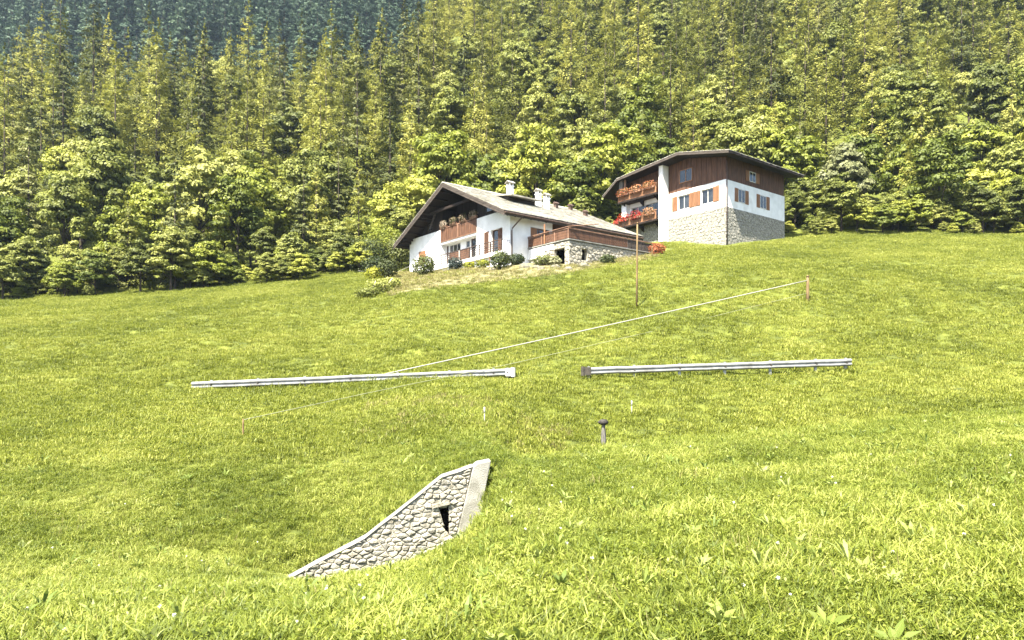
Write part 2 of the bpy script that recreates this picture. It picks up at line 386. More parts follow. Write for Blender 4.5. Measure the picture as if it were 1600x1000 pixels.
def tree_trunk(seed, h, r0, limbs, top=0.75):
    rng = random.Random(seed); mb = MB()
    pts = [(0,0,-0.6)]; rr = [r0*1.35]
    x = y = 0.0
    for k in range(1, 7):
        z = h * top * k / 6; x += rng.uniform(-.1,.1); y += rng.uniform(-.1,.1)
        pts.append((x, y, z)); rr.append(r0 * (1 - 0.8*k/6))
    mb.tube(pts, rr, 8)
    for c in limbs:
        z0 = max(0.18*h, min(0.65*h, c[2]*0.6)); base = Vector((x*z0/(h*top), y*z0/(h*top), z0)); e = Vector(c)
        mid = base.lerp(e, 0.5) + Vector((0,0,-0.03*h))
        mb.tube([base, mid, e], [r0*0.42, r0*0.26, r0*0.08], 6)
    return mb

def conifer_crown(seed, h, r, droop=0.35, levels=17, nb=8, ns=60, start=0.06, leaf=0.5, shape=0.75, thick=0.16):
    """whorls of separate boughs, each a flat drooping spray of needle clumps"""
    rng = np.random.default_rng(seed)
    P = []; Nn = []; S = []
    for k in range(levels):
        f = start + (1 - start) * (k / (levels - 1)) ** 0.92
        L0 = r * ((1 - f) ** shape) + 0.15
        n = max(3, int(round(nb * (0.5 + 0.6 * (1 - f)))))
        a0 = rng.uniform(0, 6.28)
        for b in range(n):
            if rng.random() < 0.10: continue
            a = a0 + 6.283 * b / n + rng.normal() * 0.28
            z = f * h + rng.normal() * 0.02 * h
            L = L0 * rng.uniform(0.55, 1.18)
            m = max(8, int(ns * L / r))
            t = rng.uniform(0.1, 1.0, m) ** 0.6
            w = rng.normal(size=m) * 0.20 * L * (0.35 + 0.9 * t * (1.15 - t))
            x = np.cos(a) * t * L - np.sin(a) * w
            y = np.sin(a) * t * L + np.cos(a) * w
            zz = z - droop * L * t ** 1.4 + 0.22 * L * t ** 3 - np.abs(w) * 0.35 + rng.normal(size=m) * thick * (0.5 + 0.5 * L / r)
            P.append(np.stack([x, y, zz], 1))
            Nn.append(np.stack([np.cos(a) * 0.65 + rng.normal(size=m) * .25, np.sin(a) * 0.65 + rng.normal(size=m) * .25, 0.8 + rng.normal(size=m) * .2], 1))
            S.append(rng.uniform(0.6, 1.35, m) * leaf)
    return quads(np.concatenate(P), np.concatenate(Nn), np.concatenate(S), 0.55, rng)

PROTO = {}       # kind -> list of (crown mesh, trunk mesh, height)
def make_protos():
    for kind, mat, specs in (
        ('broad', 'broad', [(11, 13, 4.6), (12, 11, 4.2), (13, 15, 5.0), (14, 9, 3.6)]),
        ('olive', 'broad_olive', [(21, 14, 4.4), (22, 17, 4.6), (23, 12, 4.2)]),
        ('silver', 'silver', [(31, 12, 4.0), (32, 9, 3.4)])):
        L = []
        for sd_, h, r in specs:
            v, c, cr = broad_crown(sd_, h, r)
            cm = mesh_data('crown', v, quad_faces(len(v)//4), M[mat])
            tb = tree_trunk(sd_, h, 0.03*h*0.6, [tuple(q) for q in c[:10]])
            tm = mesh_data('trunk', tb.v, tb.f, M['bark'], True)
            L.append((cm, tm, h))
        PROTO[kind] = L
    for kind, mat, dr, specs, kw in (
        ('larch', 'larch', 0.20, [(41, 24, 4.9), (42, 28, 5.4), (43, 20, 4.5), (44, 23, 5.4)], dict(levels=20, nb=8, ns=66, leaf=0.44, shape=0.74, thick=0.24)),
        ('spruce', 'spruce', 0.42, [(51, 25, 4.4), (52, 29, 4.9), (53, 21, 4.0)], dict(levels=24, nb=8, ns=56, leaf=0.46, shape=0.85, thick=0.14)),
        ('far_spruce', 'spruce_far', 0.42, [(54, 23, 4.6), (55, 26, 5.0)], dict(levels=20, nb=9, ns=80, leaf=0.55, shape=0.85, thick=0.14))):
        L = []
        for sd_, h, r in specs:
            v = conifer_crown(sd_, h, r, dr, **kw)
            cm = mesh_data('crown', v, quad_faces(len(v)//4), M[mat])
            tb = MB().tube([(0,0,-0.8),(0.05,0,h*.4),(0,0.05,h*.9)], [0.26, 0.15, 0.02], 7)
            tm = mesh_data('trunk', tb.v, tb.f, M['bark'], True)
            L.append((cm, tm, h))
        PROTO[kind] = L
make_protos()

def place_tree(kind, i, x, y, s, rz, name, label, cat='tree', group=None, z=None, sink=0.3):
    cm, tm, h = PROTO[kind][i % len(PROTO[kind])]
    r = empty(name, (x, y, (gz(x, y) if z is None else z) - sink), rz)
    r.scale = (s, s, s * (1 + 0.12 * math.sin(x * 3.1 + y)))
    link('trunk', tm, r); link('crown', cm, r)
    tag(r, label, cat, group)
    return r

# geometry-node scatter for what nobody could count
_joined = {}
def joined_proto(kind, i):
    key = (kind, i)
    if key not in _joined:
        cm, tm, h = PROTO[kind][i]
        n1 = len(cm.vertices); v1 = np.empty(n1*3, np.float32); cm.vertices.foreach_get('co', v1)
        f = [tuple(p.vertices) for p in cm.polygons]
        v2 = np.empty(len(tm.vertices)*3, np.float32); tm.vertices.foreach_get('co', v2)
        f2 = [tuple(q + n1 for q in p.vertices) for p in tm.polygons]
        me = mesh_data('wood_tree', np.concatenate([v1, v2]).reshape(-1, 3), f + f2, [cm.materials[0], tm.materials[0]], False, [0]*len(f) + [1]*len(f2))
        _joined[key] = bpy.data.objects.new('wood_tree', me)
    return _joined[key]

def scatter(name, P, rot, scl, pick, protos, kind='stuff', label=None, cat=None):
    me = bpy.data.meshes.new(name)
    n = len(P)
    me.vertices.add(n); me.vertices.foreach_set('co', np.asarray(P, np.float32).ravel())
    a = me.attributes.new('rot', 'FLOAT_VECTOR', 'POINT'); a.data.foreach_set('vector', np.asarray(rot, np.float32).ravel())
    a = me.attributes.new('scl', 'FLOAT_VECTOR', 'POINT'); a.data.foreach_set('vector', np.asarray(scl, np.float32).ravel())
    a = me.attributes.new('pick', 'INT', 'POINT'); a.data.foreach_set('value', np.asarray(pick, np.int32))
    o = link(name, me)
    tag(o, label, cat, None, kind)
    g = bpy.data.node_groups.new(name + '_nodes', 'GeometryNodeTree')
    g.interface.new_socket('Geometry', in_out='INPUT', socket_type='NodeSocketGeometry')
    g.interface.new_socket('Geometry', in_out='OUTPUT', socket_type='NodeSocketGeometry')
    gi = g.nodes.new('NodeGroupInput'); go = g.nodes.new('NodeGroupOutput')
    ip = g.nodes.new('GeometryNodeInstanceOnPoints')
    jn = g.nodes.new('GeometryNodeJoinGeometry')
    for p in protos:
        oi = g.nodes.new('GeometryNodeObjectInfo'); oi.inputs['Object'].default_value = p
        oi.inputs['As Instance'].default_value = True
        g.links.new(oi.outputs['Geometry'], jn.inputs[0])
    def na(nm, dt):
        q = g.nodes.new('GeometryNodeInputNamedAttribute'); q.data_type = dt; q.inputs[0].default_value = nm
        return q.outputs['Attribute']
    e2r = g.nodes.new('FunctionNodeEulerToRotation')
    g.links.new(na('rot', 'FLOAT_VECTOR'), e2r.inputs[0])
    g.links.new(gi.outputs[0], ip.inputs['Points'])
    g.links.new(jn.outputs[0], ip.inputs['Instance'])
    ip.inputs['Pick Instance'].default_value = True
    g.links.new(na('pick', 'INT'), ip.inputs['Instance Index'])
    g.links.new(e2r.outputs[0], ip.inputs['Rotation'])
    g.links.new(na('scl', 'FLOAT_VECTOR'), ip.inputs['Scale'])
    g.links.new(ip.outputs[0], go.inputs[0])
    md = o.modifiers.new('scatter', 'NODES'); md.node_group = g
    return o

# ------------------------------------------------------------------ chalet
TH = math.radians(52)
CX, CY, CZ = -0.16, 58.0, 10.3
chalet = empty('chalet', (CX, CY, CZ), -TH)
tag(chalet, 'large white chalet with wide grey gable roof and dark wooden upper floor', 'house')
def chalet_world(x, y, z):
    c, s = math.cos(-TH), math.sin(-TH)
    return Vector((CX + x*c - y*s, CY + x*s + y*c, CZ + z))
SL = 0.465
def roof_z(x): return 3.8 + (0.9 - x) * SL if x > -8.25 else 3.8 + (x + 17.4) * SL

def panel_boxes(mb, a0, a1, z0, z1, holes, fn):
    """wall panel in (a, z) with rectangular holes; fn(a0,a1,z0,z1) adds a box"""
    A = sorted({a0, a1, *[q for h in holes for q in h[:2]]}); Z = sorted({z0, z1, *[q for h in holes for q in h[2:]]})
    for i in range(len(A)-1):
        run = None
        for j in range(len(Z)-1):
            ca, cz = (A[i]+A[i+1])/2, (Z[j]+Z[j+1])/2
            if any(h[0] < ca < h[1] and h[2] < cz < h[3] for h in holes):
                if run is not None: fn(A[i], A[i+1], run, Z[j]); run = None
            elif run is None: run = Z[j]
        if run is not None: fn(A[i], A[i+1], run, Z[-1])

def front_wall(name, x0, x1, z0, z1, holes, mat, parent, y0=0.0, y1=0.35):
    mb = MB(); panel_boxes(mb, x0, x1, z0, z1, holes, lambda a,b,c,d: mb.box(a,b,y0,y1,c,d)); return mb.build(name, mat, parent)
def side_wall(name, y0, y1, z0, z1, holes, mat, parent, x0=-0.35, x1=0.0):
    mb = MB(); panel_boxes(mb, y0, y1, z0, z1, holes, lambda a,b,c,d: mb.box(x0,x1,a,b,c,d)); return mb.build(name, mat, parent)

W = 16.5
WT = 4.2
front_wall('wall', -4.75, 0, -2.5, WT, [(-2.67, -1.04, 0.65, 2.8)], M['plaster'], chalet)
front_wall('wall', -W, -10.7, -2.5, WT, [(-14.74, -13.4, 1.45, 2.75)], M['plaster'], chalet)
side_wall('wall', 0.35, 4.63, -2.5, WT+0.02, [(2.19, 4.33, 1.07, 2.95)], M['plaster'], chalet)
MB().box(-W, -W+0.35, 0.35, 14, -2.5, WT).build('wall', M['plaster'], chalet)
MB().box(-W+0.35, --0.35, 13.65, 14, -2.5, 4.1).build('wall', M['plaster'], chalet)
# ground-floor recess between the two plaster blocks
RB = 0.62
rec = MB(); panel_boxes(rec, -10.7, -4.75, -2.5, 2.85, [(-10.14,-8.24,2.02,2.76),(-10.62,-10.24,0.65,2.76),(-7.35,-6.74,2.1,2.76),(-6.54,-5.79,0.65,2.78)], lambda a,b,c,d: rec.box(a,b,RB,RB+0.3,c,d))
rec.build('recess_wall', M['plaster'], chalet)
MB().box(-10.7, -4.75, 0.02, RB, -2.5, 0.62).build('porch_floor', M['concrete'], chalet)
MB().box(-10.7, -10.66, 0.35, RB, 0.62, 2.85).build('recess_side', M['plaster'], chalet)
MB().box(-4.79, -4.75, 0.35, RB, 0.62, 2.85).build('recess_side', M['plaster'], chalet)
MB().box(-10.7, -4.75, 0.02, 1.9, 2.85, 3.05).build('loggia_slab', M['plaster'], chalet)
for a, b in ((-10.12, -9.2), (-9.17, -8.26), (-8.2, -7.4), (-7.37, -6.62)):
    MB().box(a, b, RB-0.05, RB-0.003, 0.75, 1.98).build('porch_boarding', M['wood_red'], chalet)
# windows
def window_front(parent, x0, x1, z0, z1, yg, nm='window', mull=1, fr=M['frame_white'], t=0.07):
    mb = MB(); y0, y1 = yg - 0.04, yg + 0.04
    mb.box(x0, x1, y0, y1, z0, z0+t).box(x0, x1, y0, y1, z1-t, z1).box(x0, x0+t, y0, y1, z0+t, z1-t).box(x1-t, x1, y0, y1, z0+t, z1-t)
    for k in range(1, mull+1):
        c = x0 + (x1-x0)*k/(mull+1); mb.box(c-t*.5, c+t*.5, y0, y1, z0+t, z1-t)
    o = mb.build(nm, fr, parent)
    for k in range(mull+1):
        a = x0 + (x1-x0)*k/(mull+1); b = x0 + (x1-x0)*(k+1)/(mull+1)
        MB().box(a+t*.4, b-t*.4, yg-0.01, yg+0.01, z0+t*.8, z1-t*.8).build('pane', M['glass'], o)
    return o
window_front(chalet, -10.14, -8.24, 2.02, 2.76, RB+0.1, mull=2)
window_front(chalet, -7.35, -6.74, 2.1, 2.76, RB+0.1, mull=0)
window_front(chalet, -10.62, -10.24, 0.65, 2.76, RB+0.1, nm='door', mull=0, fr=M['wood_red'])
window_front(chalet, -6.54, -5.79, 0.65, 2.78, RB+0.1, nm='door', mull=0, fr=M['wood_red'])
window_front(chalet, -2.67, -1.04, 0.65, 2.8, 0.22, nm='french_door', mull=1, fr=M['wood_red'], t=0.10)
def shutter(parent, x0, x1, y0, y1, z0, z1, mat, axis='x'):
    mb = MB(); mb.box(x0, x1, y0, y1, z0, z1)
    n = int((z1 - z0) / 0.11)
    for k in range(n):
        z = z0 + 0.05 + k * (z1 - z0 - 0.08) / n
        if axis == 'x': mb.box(x0+0.05, x1-0.05, y0-0.018, y0, z, z+0.055)
        else: mb.box(x1, x1+0.018, y0+0.05, y1-0.05, z, z+0.055)
    return mb.build('shutter', mat, parent)
shutter(chalet, -3.6, -2.95, -0.055, -0.012, 0.68, 2.78, M['wood_red'])
shutter(chalet, -1.62, -1.06, 0.02, 0.07, 0.68, 2.76, M['wood_red'])
shutter(chalet, -14.70, -14.08, 0.02, 0.07, 1.48, 2.72, M['wood_orange'])
shutter(chalet, -14.06, -13.44, 0.02, 0.07, 1.48, 2.72, M['wood_orange'])
MB().box(-14.85, -13.3, -0.05, 0.30, 1.38, 1.448).build('sill', M['concrete'], chalet)
# side window to the terrace with half-open shutters
mb = MB(); mb.box(-0.24,-0.16,2.19,4.33,2.87,2.95).box(-0.24,-0.16,2.19,2.27,1.07,2.87).box(-0.24,-0.16,4.25,4.33,1.07,2.87).box(-0.24,-0.16,3.2,3.3,1.07,2.87)
w = mb.build('window', M['wood_red'], chalet)
MB().box(-0.21,-0.19,2.25,3.22,1.09,2.89).build('pane', M['glass'], w); MB().box(-0.21,-0.19,3.28,4.27,1.09,2.89).build('pane', M['glass'], w)
shutter(chalet, -0.10, -0.05, 2.22, 2.95, 1.09, 2.90, M['wood_orange'], 'y')
shutter(chalet, -0.10, -0.05, 3.85, 4.30, 1.09, 2.90, M['wood_red'], 'y')
# recessed timber side behind the terrace
mb = MB()
for k in range(48):
    y = 4.65 + k * 0.195
    mb.box(-1.5 - 0.012*(k % 3), -1.35 + 0.012*((k*7) % 3), y, y+0.188, -1.0, 4.35)
mb.build('timber_side', M['wood_red'], chalet)
# gable cladding (dark boards)
mb = MB()
k = 0; x = -W + 0.1
while x < -0.1:
    x2 = min(x + 0.19, -0.05); zt = min(roof_z(x), roof_z(x2)) - 0.30
    zb = WT if (x2 < -10.7 or x > -4.75) else 3.06
    yb = 0.22 if zb > 4 else 1.75
    if zt > zb + 0.05:
        d = 0.012 * (k % 3)
        mb.box(x, x2 - 0.008, yb - d, yb + 0.1, zb, zt)
    x = x2; k += 1
mb.build('gable_cladding', M['wood_dark'], chalet)
MB().box(-10.82,-10.72,0.20,1.9,WT,6.2).build('loggia_side', M['wood_dark'], chalet)
MB().box(-4.73,-4.63,0.20,1.9,WT,5.9).build('loggia_side', M['wood_dark'], chalet)
window_front(chalet, -9.6, -8.2, 3.1, 5.1, 1.70, nm='loggia_door', mull=1, fr=M['wood_dark'])
window_front(chalet, -7.2, -5.6, 3.9, 5.1, 1.70, nm='loggia_window', mull=1, fr=M['wood_dark'])
window_front(chalet, -3.6, -2.7, 4.5, 5.3, 0.19, nm='attic_window', mull=0, fr=M['wood_grey'])
window_front(chalet, -13.2, -12.4, 4.5, 5.2, 0.19, nm='attic_window', mull=0, fr=M['wood_grey'])
# tie beam, purlins, struts
for xb in (-W+0.25, -12.4, -8.25, -4.1, -0.25):
    zz = roof_z(xb) - 0.30
    MB().box(xb-0.11, xb+0.11, -1.05, 1.2, zz-0.30, zz-0.02).build('purlin', M['wood_dark'], chalet)
MB().box(-12.3, -4.2, -0.55, -0.37, 5.78, 6.0).build('tie_beam', M['wood_dark'], chalet)
MB().prism([(-12.3,-0.3,4.6),(-12.15,-0.3,4.6),(-11.2,-0.3,5.78),(-11.4,-0.3,5.78)], (0,0.12,0)).build('strut', M['wood_grey'], chalet)
# balcony parapet
mb = MB()
for k in range(33):
    a = -10.68 + k * 0.1788
    mb.box(a, a+0.165, -0.02 - 0.01*(k % 2), 0.05, 3.08, 4.18 + 0.05*((k % 4) in (1, 2)))
par = mb.build('balcony_parapet', M['wood_red'], chalet)
MB().box(-10.72, -4.73, -0.06, 0.10, 4.24, 4.32).build('hand_rail', M['wood_beam'], par)
MB().box(-10.72, -4.73, -0.05, 0.015, 3.02, 3.075).build('bottom_rail', M['wood_beam'], par)
MB().box(-7.75, -7.63, -0.07, -0.03, 3.076, 4.235).build('post', M['wood_beam'], par)
# front deck and iron railing
MB().box(-12.6, 0.02, -0.85, -0.004, 0.34, 0.63).build('deck', M['plaster'], chalet)
MB().box(-12.2, -0.3, -0.55, -0.006, -2.5, 0.338).build('deck_wall', M['plaster'], chalet)
rl = MB()
for zb in (0.80, 0.98, 1.16, 1.34): rl.tube([(-12.55,-0.8,zb),(-0.03,-0.8,zb)], 0.027, 6)
rail = rl.build('railing', M['iron'], chalet)
MB().tube([(-12.58,-0.8,1.56),(-0.0,-0.8,1.56)], 0.042, 8).build('hand_rail', M['iron'], rail)
for k in range(9):
    xq = -12.5 + k * 1.55
    MB().box(xq-0.035, xq+0.035, -0.84, -0.76, 0.60, 1.55).build('post', M['iron'] if k not in (2, 4) else M['frame_white'], rail)
MB().box(-1.75,-1.70,-0.84,-0.79,-1.2,1.6).build('post', M['wood_orange'], rail)
rt = MB()
for k in range(5): rt.tube([(0,-0.78,0.72+k*0.2),(0,-0.02,0.72+k*0.2)], 0.012, 6)
for k in range(4): rt.tube([(0.0,-0.76+k*0.24,0.63),(0.0,-0.76+k*0.24,1.55)], 0.012, 6)
rt.build('rail_return', M['iron'], rail)
# roof
mb = MB()
mb.prism([(0.9,-1.3,3.66),(-8.25,-1.3,3.66+9.15*SL),(-8.25,-1.3,3.66+9.15*SL-0.22),(0.9,-1.3,3.44)], (0,16.5,0))
mb.prism([(-17.4,-1.3,3.66),(-17.4,-1.3,3.44),(-8.251,-1.3,3.66+9.15*SL-0.22),(-8.251,-1.3,3.66+9.15*SL)], (0,16.5,0))
roof = mb.build('roof', M['wood_dark'], chalet)
def shingle_mesh(L, Y0, Y1, sgn, xe, ze, sl, rows, wid, rng, lift=0.0):
    """overlapping stone slabs on one roof slope running up from x = xe"""
    V = []; Fc = []
    run = L / rows
    for r in range(rows):
        y = Y0 - rng.uniform(0, wid)
        while y < Y1:
            wq = wid * rng.uniform(0.7, 1.35)
            a = max(y, Y0); b = min(y + wq - 0.012, Y1); y += wq
            if b - a < 0.05: continue
            d0 = r * run - rng.uniform(0, 0.05); d1 = r * run + run * 1.25
            if r == rows - 1: d1 = L
            t = rng.uniform(0.03, 0.06); li = lift + rng.uniform(0, 0.015)
            x0 = xe - sgn * d0; x1 = xe - sgn * d1
            z0 = ze + d0 * sl + li + 0.055; z1 = ze + d1 * sl + li + 0.01
            n = len(V)
            V += [(x0,a,z0),(x0,b,z0 + rng.uniform(-.008,.008)),(x1,b,z1),(x1,a,z1),(x0,a,z0-t),(x0,b,z0-t),(x1,b,z1-0.02),(x1,a,z1-0.02)]
            Fc += [(n,n+1,n+2,n+3),(n+4,n+5,n+1,n),(n+5,n+6,n+2,n+1),(n+7,n+4,n,n+3)]
    return V, Fc
V1, F1 = shingle_mesh(9.15, -1.36, 15.24, 1, 0.95, 3.66, SL, 32, 0.42, random.Random(3))
V2, F2 = shingle_mesh(9.15, -1.36, 15.24, -1, -17.45, 3.66, SL, 32, 0.42, random.Random(4))
sh = link('shingles', mesh_data('shingles', V1 + V2, F1 + [tuple(i+len(V1) for i in f) for f in F2], M['shingle']), roof)
tag(sh, kind='stuff')
MB().prism([(-8.02,-1.38,7.86),(-8.25,-1.38,8.02),(-8.48,-1.38,7.86)], (0,16.6,0)).build('ridge_cap', M['shingle'], roof)
for nm, a, b in (('upper', 0.0, 0.24), ('lower', 0.25, 0.46)):
    yy = -1.345 if nm == 'upper' else -1.325
    MB().prism([(0.93,yy,3.70-a),(-8.25,yy,3.70+9.18*SL-a),(-8.25,yy,3.70+9.18*SL-b),(0.93,yy,3.70-b)], (0,0.04,0)).build('bargeboard', M['wood_grey'], roof)
    MB().prism([(-17.43,yy,3.70-a),(-17.43,yy,3.70-b),(-8.252,yy,3.70+9.18*SL-b),(-8.252,yy,3.70+9.18*SL-a)], (0,0.04,0)).build('bargeboard', M['wood_grey'], roof)
    MB().prism([(0.93,15.21,3.70-a),(-8.25,15.21,3.70+9.18*SL-a),(-8.25,15.21,3.70+9.18*SL-b),(0.93,15.21,3.70-b)], (0,0.04,0)).build('bargeboard', M['wood_grey'], roof)
MB().box(0.87, 0.93, -1.28, 15.18, 3.30, 3.64).build('fascia', M['wood_grey'], roof)
for k in range(20):
    yq = -1.0 + k * 0.83
    MB().prism([(0.86,yq,3.43),(-0.02,yq,3.43+0.88*SL),(-0.02,yq,3.27+0.88*SL),(0.86,yq,3.27)], (0,0.12,0)).build('rafter_end', M['wood_grey'], roof)
for k in range(9):
    yq = 0.0
    for sx in (-1,):
        xq = -16.9 + k * 1.0
        MB().box(xq, xq+0.12, -1.25, 0.2, roof_z(xq)-0.52, roof_z(xq)-0.40).build('rafter_end', M['wood_dark'], roof)
gt = MB(); gt.tube([(1.0,-1.3,3.50),(1.0,15.15,3.46)], 0.075, 8); gt.build('gutter', M['copper'], roof)
MB().tube([(0.98,0.55,3.42),(0.9,0.5,3.30),(0.12,0.16,2.55),(0.07,0.14,2.35),(0.07,0.14,-0.3)], 0.058, 8).build('downpipe', M['copper'], chalet, True)
# dormer, chimneys, vents
mb = MB(); mb.prism([(-6.9,3.2,roof_z(-6.9)-0.1),(-3.9,3.2,6.75),(-3.9,3.2,6.63),(-6.9,3.2,roof_z(-6.9)-0.25)], (0,3.6,0))
dm = mb.build('dormer', M['shingle'], roof)
MB().box(-4.75, -4.65, 3.5, 6.5, 6.1, 6.68).build('dormer_front', M['wood_dark'], dm)
MB().prism([(-6.3,3.45,roof_z(-6.3)-0.2),(-4.65,3.45,roof_z(-4.65)-0.2),(-4.65,3.45,6.72),(-6.3,3.45,6.9)], (0,0.05,0)).build('dormer_side', M['wood_dark'], dm)
MB().prism([(-6.3,6.5,roof_z(-6.3)-0.2),(-4.65,6.5,roof_z(-4.65)-0.2),(-4.65,6.5,6.72),(-6.3,6.5,6.9)], (0,0.05,0)).build('dormer_side', M['wood_dark'], dm)
def chimney(x, y, w, h, capw):
    zb = roof_z(x) - 0.4
    mb = MB().box(x-w/2, x+w/2, y-w/2, y+w/2, zb, zb+h)
    mb.box(x-w/2-0.05, x+w/2+0.05, y-w/2-0.05, y+w/2+0.05, zb+h+0.001, zb+h+0.08)
    for sx in (-1, 1):
        for sy in (-1, 1): mb.box(x+sx*(w/2-0.05)-0.04, x+sx*(w/2-0.05)+0.04, y+sy*(w/2-0.05)-0.04, y+sy*(w/2-0.05)+0.04, zb+h+0.081, zb+h+0.30)
    c = mb.build('chimney', M['plaster'], roof)
    MB().prism([(x-capw/2,y-capw/2,zb+h+0.30),(x,y-capw/2,zb+h+0.52),(x+capw/2,y-capw/2,zb+h+0.30),(x+capw/2,y-capw/2,zb+h+0.36),(x,y-capw/2,zb+h+0.59),(x-capw/2,y-capw/2,zb+h+0.36)][::-1], (0,capw,0)).build('chimney_cap', M['shingle'], c)
chimney(-7.4, 5.75, 0.5, 1.3, 0.74)
chimney(-5.5, 7.7, 0.42, 1.35, 0.62)
chimney(-4.6, 7.95, 0.44, 1.2, 0.64)
for x, y in ((-7.4, 13.6), (-5.0, 13.4), (-6.6, 10.9)):
    MB().box(x-0.16, x+0.16, y-0.16, y+0.16, roof_z(x)-0.2, roof_z(x)+0.30).prism([(x-0.26,y-0.26,roof_z(x)+0.3),(x+0.26,y-0.26,roof_z(x)+0.3),(x,y-0.26,roof_z(x)+0.5)], (0,0.52,0)).build('roof_vent', M['copper'], roof)

# ------------------------------------------------------------------ rubble stone builder (Voronoi cells in a convex outline)
def clip(poly, a, b, keep=0.0):
    """keep the part of poly with a.x <= b"""
    out = []
    for i in range(len(poly)):
        p, q = poly[i], poly[(i+1) % len(poly)]
        dp = a[0]*p[0] + a[1]*p[1] - b; dq = a[0]*q[0] + a[1]*q[1] - b
        if dp <= 0: out.append(p)
        if (dp < 0 < dq) or (dq < 0 < dp):
            t = dp / (dp - dq); out.append((p[0]+t*(q[0]-p[0]), p[1]+t*(q[1]-p[1])))
    return out
def parea(p): return 0.5 * sum(p[i][0]*p[(i+1) % len(p)][1] - p[(i+1) % len(p)][0]*p[i][1] for i in range(len(p))) if len(p) > 2 else 0
def inset_edges(poly):
    n = len(poly)
    if parea(poly) < 0: poly = poly[::-1]
    for i in range(n):
        p, q = poly[i], poly[(i+1) % n]
        e = (q[0]-p[0], q[1]-p[1]); l = math.hypot(*e)
        if l < 1e-6: continue
        nn = (e[1]/l, -e[0]/l)
        yield nn, nn[0]*p[0] + nn[1]*p[1]
def shrink(poly, d):
    out = poly
    for nn, b in list(inset_edges(poly)):
        out = clip(out, nn, b - d)
        if len(out) < 3: return []
    return out
def cells(outline, cw, ch, rng, holes=(), tilt=0.0, jit=0.36):
    xs = [p[0] for p in outline]; zs = [p[1] for p in outline]
    seeds = []
    r = 0; z = min(zs) - ch
    while z < max(zs) + ch:
        x = min(xs) - cw + (0.5*cw if r % 2 else 0)
        while x < max(xs) + cw:
            seeds.append((x + rng.uniform(-jit, jit)*cw, z + rng.uniform(-jit, jit)*ch + tilt*(x - xs[0])))
            x += cw
        z += ch; r += 1
    ed = list(inset_edges(outline)); res = []
    k = cw / ch
    for i, s in enumerate(seeds):
        cell = [(s[0]-2*cw, s[1]-2*ch), (s[0]+2*cw, s[1]-2*ch), (s[0]+2*cw, s[1]+2*ch), (s[0]-2*cw, s[1]+2*ch)]
        for j, t in enumerate(seeds):
            if i == j or abs(t[0]-s[0]) > 3.5*cw or abs(t[1]-s[1]) > 3.5*ch: continue
            dx, dz = t[0]-s[0], (t[1]-s[1]) * k * k
            a = (dx, dz); b = dx*(s[0]+t[0])/2 + dz*(s[1]+t[1])/2
            cell = clip(cell, a, b)
            if len(cell) < 3: break
        for nn, b in ed:
            if len(cell) >= 3: cell = clip(cell, nn, b)
        for h in holes:
            if len(cell) < 3: continue
            best = []
            inside = all(len(clip(cell, (-nn[0], -nn[1]), -b)) < 3 or parea(clip(cell, (-nn[0], -nn[1]), -b)) < 1e-6 for nn, b in inset_edges(list(h)))
            if inside: cell = []; continue
            for nn, b in inset_edges(list(h)):
                c2 = clip(cell, (-nn[0], -nn[1]), -b)
                if len(c2) >= 3 and abs(parea(c2)) > abs(parea(best)): best = c2
            full = abs(parea(cell)); ov = cell
            for nn, b in inset_edges(list(h)):
                ov = clip(ov, nn, b)
                if len(ov) < 3: break
            if len(ov) >= 3 and abs(parea(ov)) > 1e-5: cell = best
        if len(cell) >= 3 and abs(parea(cell)) > 0.08*cw*ch: res.append(cell)
    return res
def stone_geo(poly, O, ex, ez, nrm, rng, joint=0.012, dmin=0.02, dmax=0.06, back=0.05):
    """one domed stone: back ring, shoulder ring, face ring and a centre"""
    p1 = shrink(poly, joint * rng.uniform(0.8, 1.7))
    if len(p1) < 3: return None
    if parea(p1) < 0: p1 = p1[::-1]
    c = (sum(p[0] for p in p1)/len(p1), sum(p[1] for p in p1)/len(p1))
    d = rng.uniform(dmin, dmax); tx, tz = rng.uniform(-.06,.06), rng.uniform(-.06,.06)
    P = lambda p, q: O + ex*p[0] + ez*p[1] + nrm*q
    n = len(p1); V = []
    for p in p1: V.append(P(p, -back))
    for p in p1: V.append(P(p, d*0.45))
    for p in p1:
        f = rng.uniform(0.66, 0.84); q = (c[0]+(p[0]-c[0])*f, c[1]+(p[1]-c[1])*f)
        V.append(P(q, d*rng.uniform(0.85,1.1) + tx*(q[0]-c[0]) + tz*(q[1]-c[1])))
    V.append(P(c, d*1.12))
    Fc = []
    for i in range(n):
        j = (i+1) % n
        Fc += [(i, j, n+j, n+i), (n+i, n+j, 2*n+j, 2*n+i), (2*n+i, 2*n+j, 3*n)]
    return V, Fc

